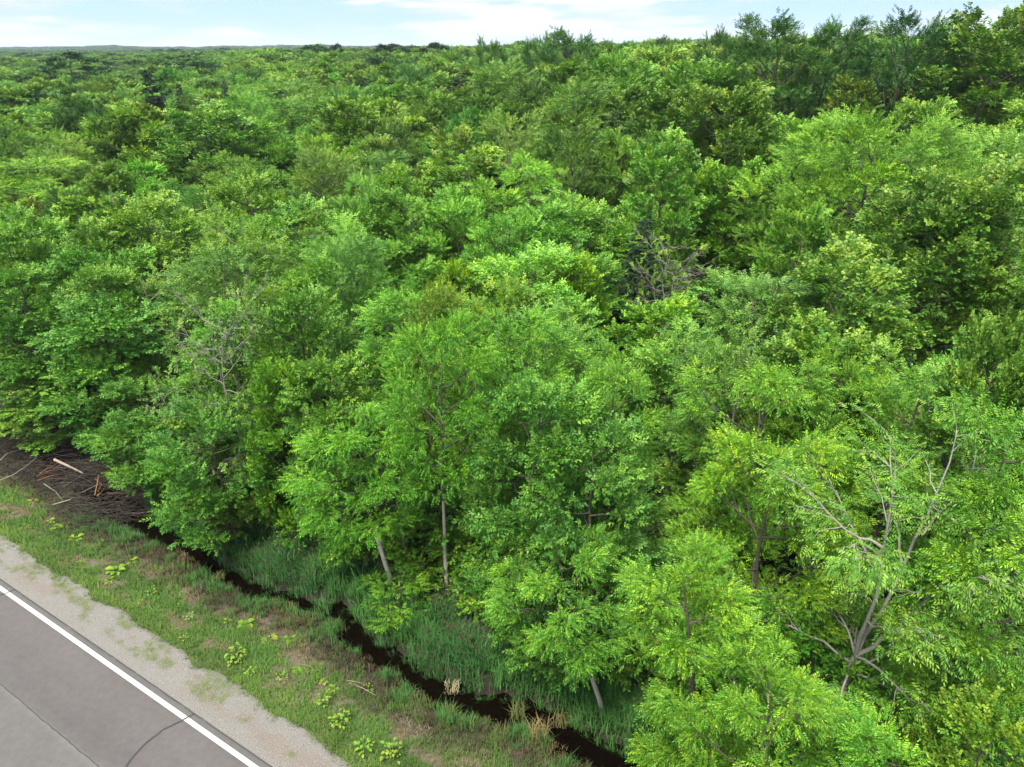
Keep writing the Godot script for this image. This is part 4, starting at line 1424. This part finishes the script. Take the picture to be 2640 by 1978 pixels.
func brush_and_sticks() -> void:
	# the heap of cut brush at the head of the ditch: a tangle of thin dark twigs, with the larger pieces lying on it
	var twigs = Shape.new()
	for k in 2600:
		var s = rng.randf_range(-27.0, -14.2)
		var n = rng.randf_range(3.4, 9.4)
		var heap = (1.0 - pow(absf((s + 19.5) / 7.5), 2.0)) * (1.0 - pow(absf((n - 5.9) / 2.9), 2.0))
		if heap < 0.02:
			continue
		var base = rd(s, n, ground_height(s, n) * 0.5 - 0.45 + 0.95 * heap * rng.randf())
		var az = rng.randfn() * 0.9 + 0.35
		var dir = Vector3(cos(az), rng.randf_range(-0.16, 0.22), -sin(az) * 0.6)
		var long = rng.randf_range(0.5, 2.0)
		var g = rng.randf_range(0.6, 1.5)
		var bent = bend(base, base + dir * long, Vector3(rng.randf_range(-0.2, 0.2), rng.randf_range(0.0, 0.2), rng.randf_range(-0.2, 0.2)) * long, 4, 0.03)
		var fork = along(bent, 0.45)
		twigs.tube(bend(fork, fork + dir.rotated(Vector3.UP, rng.randf_range(-0.9, 0.9)) * long * 0.5, Vector3.ZERO, 2, 0.02), 0.007, 0.003, 3, Color(0.06, 0.05, 0.042) * g)
		twigs.tube(bent, rng.randf_range(0.006, 0.018), 0.004, 4, Color(0.040, 0.032, 0.027) * g if rng.randf() < 0.9 else Color(0.14, 0.125, 0.11))
	var heap_of = put("brush_pile", twigs.mesh(), M.bark)
	tag(heap_of, "heap of cut grey brown brush at the left edge by the ditch", "brush pile")
	heap_of.set_meta("kind", "stuff")
	var grey = Color(0.24, 0.22, 0.20)
	var rust = Color(0.17, 0.065, 0.028)
	var straw = Color(0.27, 0.16, 0.06)
	stick("broken_branch", "thick pale broken branch lying across the brush pile", "branch", [Vector3(-20.70, 0.15, -27.52), Vector3(-20.07, 0.10, -27.20), Vector3(-19.41, 0.00, -26.90), Vector3(-19.10, -0.15, -26.83)], 0.070, 0.035, Color(0.34, 0.29, 0.25))
	stick("long_branch", "long thin grey branch curving over the left end of the brush pile", "branch", [Vector3(-22.12, 0.10, -25.89), Vector3(-21.69, 0.20, -26.21), Vector3(-21.56, 0.20, -26.96), Vector3(-21.82, 0.00, -28.17)], 0.030, 0.012, grey)
	stick("long_branch", "grey branch bowed over the top of the brush at the left edge", "branch", [Vector3(-23.32, 0.00, -27.68), Vector3(-23.13, 0.20, -27.96), Vector3(-22.87, 0.15, -28.38), Vector3(-22.69, 0.00, -28.71)], 0.025, 0.010, grey)
	stick("long_branch", "grey forked branch at the lower side of the brush pile", "branch", [Vector3(-19.11, -0.20, -24.53), Vector3(-18.41, 0.00, -24.57), Vector3(-18.11, 0.05, -25.11), Vector3(-17.79, 0.00, -25.79)], 0.030, 0.012, grey)
	stick("long_branch", "thin pale branch hanging from the brush towards the grass", "branch", [Vector3(-20.07, 0.10, -25.63), Vector3(-19.34, 0.00, -25.19), Vector3(-18.92, -0.20, -24.86)], 0.020, 0.010, grey)
	stick("rusty_branch", "reddish brown broken branch in the middle of the brush pile, uppermost", "branch", [Vector3(-20.82, 0.00, -26.33), Vector3(-20.52, 0.20, -26.77), Vector3(-20.39, 0.10, -27.32)], 0.030, 0.015, rust)
	stick("rusty_branch", "reddish brown branch below the uppermost one in the brush", "branch", [Vector3(-20.66, -0.05, -26.12), Vector3(-20.08, 0.15, -26.17), Vector3(-19.51, 0.00, -26.71)], 0.030, 0.012, rust)
	stick("rusty_branch", "short reddish branch at the heart of the brush", "branch", [Vector3(-20.90, 0.00, -26.63), Vector3(-20.30, 0.15, -26.62), Vector3(-19.97, 0.05, -26.93)], 0.025, 0.012, rust)
	stick("split_branch", "orange split wood upright at the right end of the brush pile", "branch", [Vector3(-17.94, -0.40, -25.50), Vector3(-17.89, 0.00, -25.79), Vector3(-17.99, 0.20, -26.17)], 0.030, 0.012, straw)
	stick("split_branch", "orange split branch leaning across the upright one", "branch", [Vector3(-17.95, -0.40, -25.78), Vector3(-17.80, -0.10, -25.94), Vector3(-18.10, 0.10, -26.03)], 0.025, 0.012, straw)
	stick("split_branch", "broken orange branch lying by the dark water below the brush", "branch", [Vector3(-18.01, -0.60, -25.72), Vector3(-17.78, -0.40, -25.85), Vector3(-17.75, -0.30, -26.06)], 0.030, 0.014, straw)
	stick("dark_log", "dark wet log over the head of the stream", "log", [Vector3(-17.62, -0.55, -25.86), Vector3(-16.97, -0.50, -25.78), Vector3(-16.30, -0.55, -25.96)], 0.060, 0.040, Color(0.04, 0.03, 0.024))
	stick("floating_stick", "thin pale stick lying across the black water below the brush", "stick", [Vector3(-16.47, -0.87, -24.81), Vector3(-15.86, -0.85, -24.88), Vector3(-15.21, -0.87, -24.97)], 0.014, 0.008, grey)
	stick("fallen_stick", "long dry stick lying on the verge near the stream, lower centre", "stick", [Vector3(-4.91, -0.36, -15.50), Vector3(-4.45, -0.32, -15.26), Vector3(-4.04, -0.36, -15.04)], 0.016, 0.008, Color(0.28, 0.235, 0.18))
	stick("fallen_stick", "shorter dry twig lying left of the long stick on the verge", "stick", [Vector3(-5.01, -0.37, -15.60), Vector3(-4.71, -0.34, -15.52), Vector3(-4.52, -0.37, -15.49)], 0.014, 0.008, Color(0.28, 0.235, 0.18))
	stick("fallen_stick", "thin stick on the slope by the muddy hollow", "stick", [Vector3(-6.50, -0.27, -16.13), Vector3(-6.22, -0.25, -16.02), Vector3(-6.02, -0.27, -15.86)], 0.010, 0.006, Color(0.22, 0.2, 0.165))
	stick("stub_post", "short pale stalk stub standing in the stream, one of four in a row", "stub", [Vector3(-13.14, -1.3, -23.18), Vector3(-13.12, -0.75, -23.18), Vector3(-13.09, -0.45, -23.15)], 0.02, 0.016, Color(0.2, 0.16, 0.14), null, "pale stubs in the stream")
	stick("stub_post", "short pale stalk stub standing in the stream, one of four in a row", "stub", [Vector3(-12.67, -1.3, -22.92), Vector3(-12.65, -0.75, -22.92), Vector3(-12.62, -0.45, -22.89)], 0.02, 0.016, Color(0.2, 0.16, 0.14), null, "pale stubs in the stream")
	stick("stub_post", "short pale stalk stub standing in the stream, one of four in a row", "stub", [Vector3(-12.23, -1.3, -22.63), Vector3(-12.21, -0.75, -22.63), Vector3(-12.18, -0.45, -22.60)], 0.02, 0.016, Color(0.2, 0.16, 0.14), null, "pale stubs in the stream")
	stick("stub_post", "short pale stalk stub standing in the stream, one of four in a row", "stub", [Vector3(-11.76, -1.3, -22.45), Vector3(-11.74, -0.75, -22.45), Vector3(-11.71, -0.45, -22.42)], 0.02, 0.016, Color(0.2, 0.16, 0.14), null, "pale stubs in the stream")
	tussock("big straw-coloured grass tussock by the stream near the bottom edge", Vector3(0.78, -0.85, -13.98), 0.75, 0.50, Color(0.20, 0.165, 0.075))
	tussock("olive grass tussock leaning over the water above the straw-coloured one", Vector3(0.19, -0.90, -14.75), 0.45, 0.45, Color(0.10, 0.12, 0.04))
	tussock("green tussock at the stream's near edge, left of the big straw one", Vector3(-1.28, -0.80, -14.20), 0.50, 0.50, Color(0.07, 0.13, 0.03))
	tussock("low green tussock next to the bare brown bank, lower centre", Vector3(-1.78, -0.80, -14.67), 0.45, 0.40, Color(0.08, 0.12, 0.03))
	tussock("flattened dry grass mat on the verge slope, lower centre", Vector3(-2.62, -0.55, -13.78), 0.22, 0.60, Color(0.22, 0.185, 0.13))
	tussock("second flattened dry grass mat, up the slope from the first", Vector3(-3.27, -0.55, -14.23), 0.22, 0.55, Color(0.20, 0.165, 0.12))
	tussock("pale dead grass lump hanging on the far bank of the stream", Vector3(-1.84, -0.65, -15.51), 0.20, 0.45, Color(0.30, 0.27, 0.17))
	tussock("tall green tussock filling the stream bend left of the leaning trunks", Vector3(-6.55, -0.80, -18.94), 0.60, 0.55, Color(0.05, 0.13, 0.035))
	tussock("brownish green tussock in the middle of the muddy hollow", Vector3(-7.02, -0.80, -18.28), 0.40, 0.55, Color(0.11, 0.12, 0.04))
	tussock("grey-brown dead grass mat by the sharp stream bend at left", Vector3(-11.31, -0.55, -19.64), 0.25, 0.50, Color(0.17, 0.145, 0.11))
	tussock("olive tussock at the sharp stream bend at left", Vector3(-10.87, -0.85, -20.54), 0.40, 0.40, Color(0.09, 0.11, 0.035))
	tussock("brown-green tussock at the edge of the muddy hollow", Vector3(-7.67, -0.75, -17.81), 0.35, 0.45, Color(0.10, 0.10, 0.035))
	tussock("green tussock left of the big straw one at the bottom", Vector3(-0.27, -0.75, -13.79), 0.40, 0.45, Color(0.08, 0.115, 0.03))
	tussock("small olive tussock on a mud bar in the stream, lower centre", Vector3(1.41, -0.90, -14.52), 0.35, 0.40, Color(0.12, 0.12, 0.045))


func tussock(label: String, at: Vector3, high: float, wide: float, col: Color) -> void:
	var o = put("dry_tussock", tuft(90, high, wide, 0.018, col, false), M.grass)
	o.position = at
	tag(o, label, "grass tuft", "tussocks along the stream")
	o.set_meta("kind", "thing")
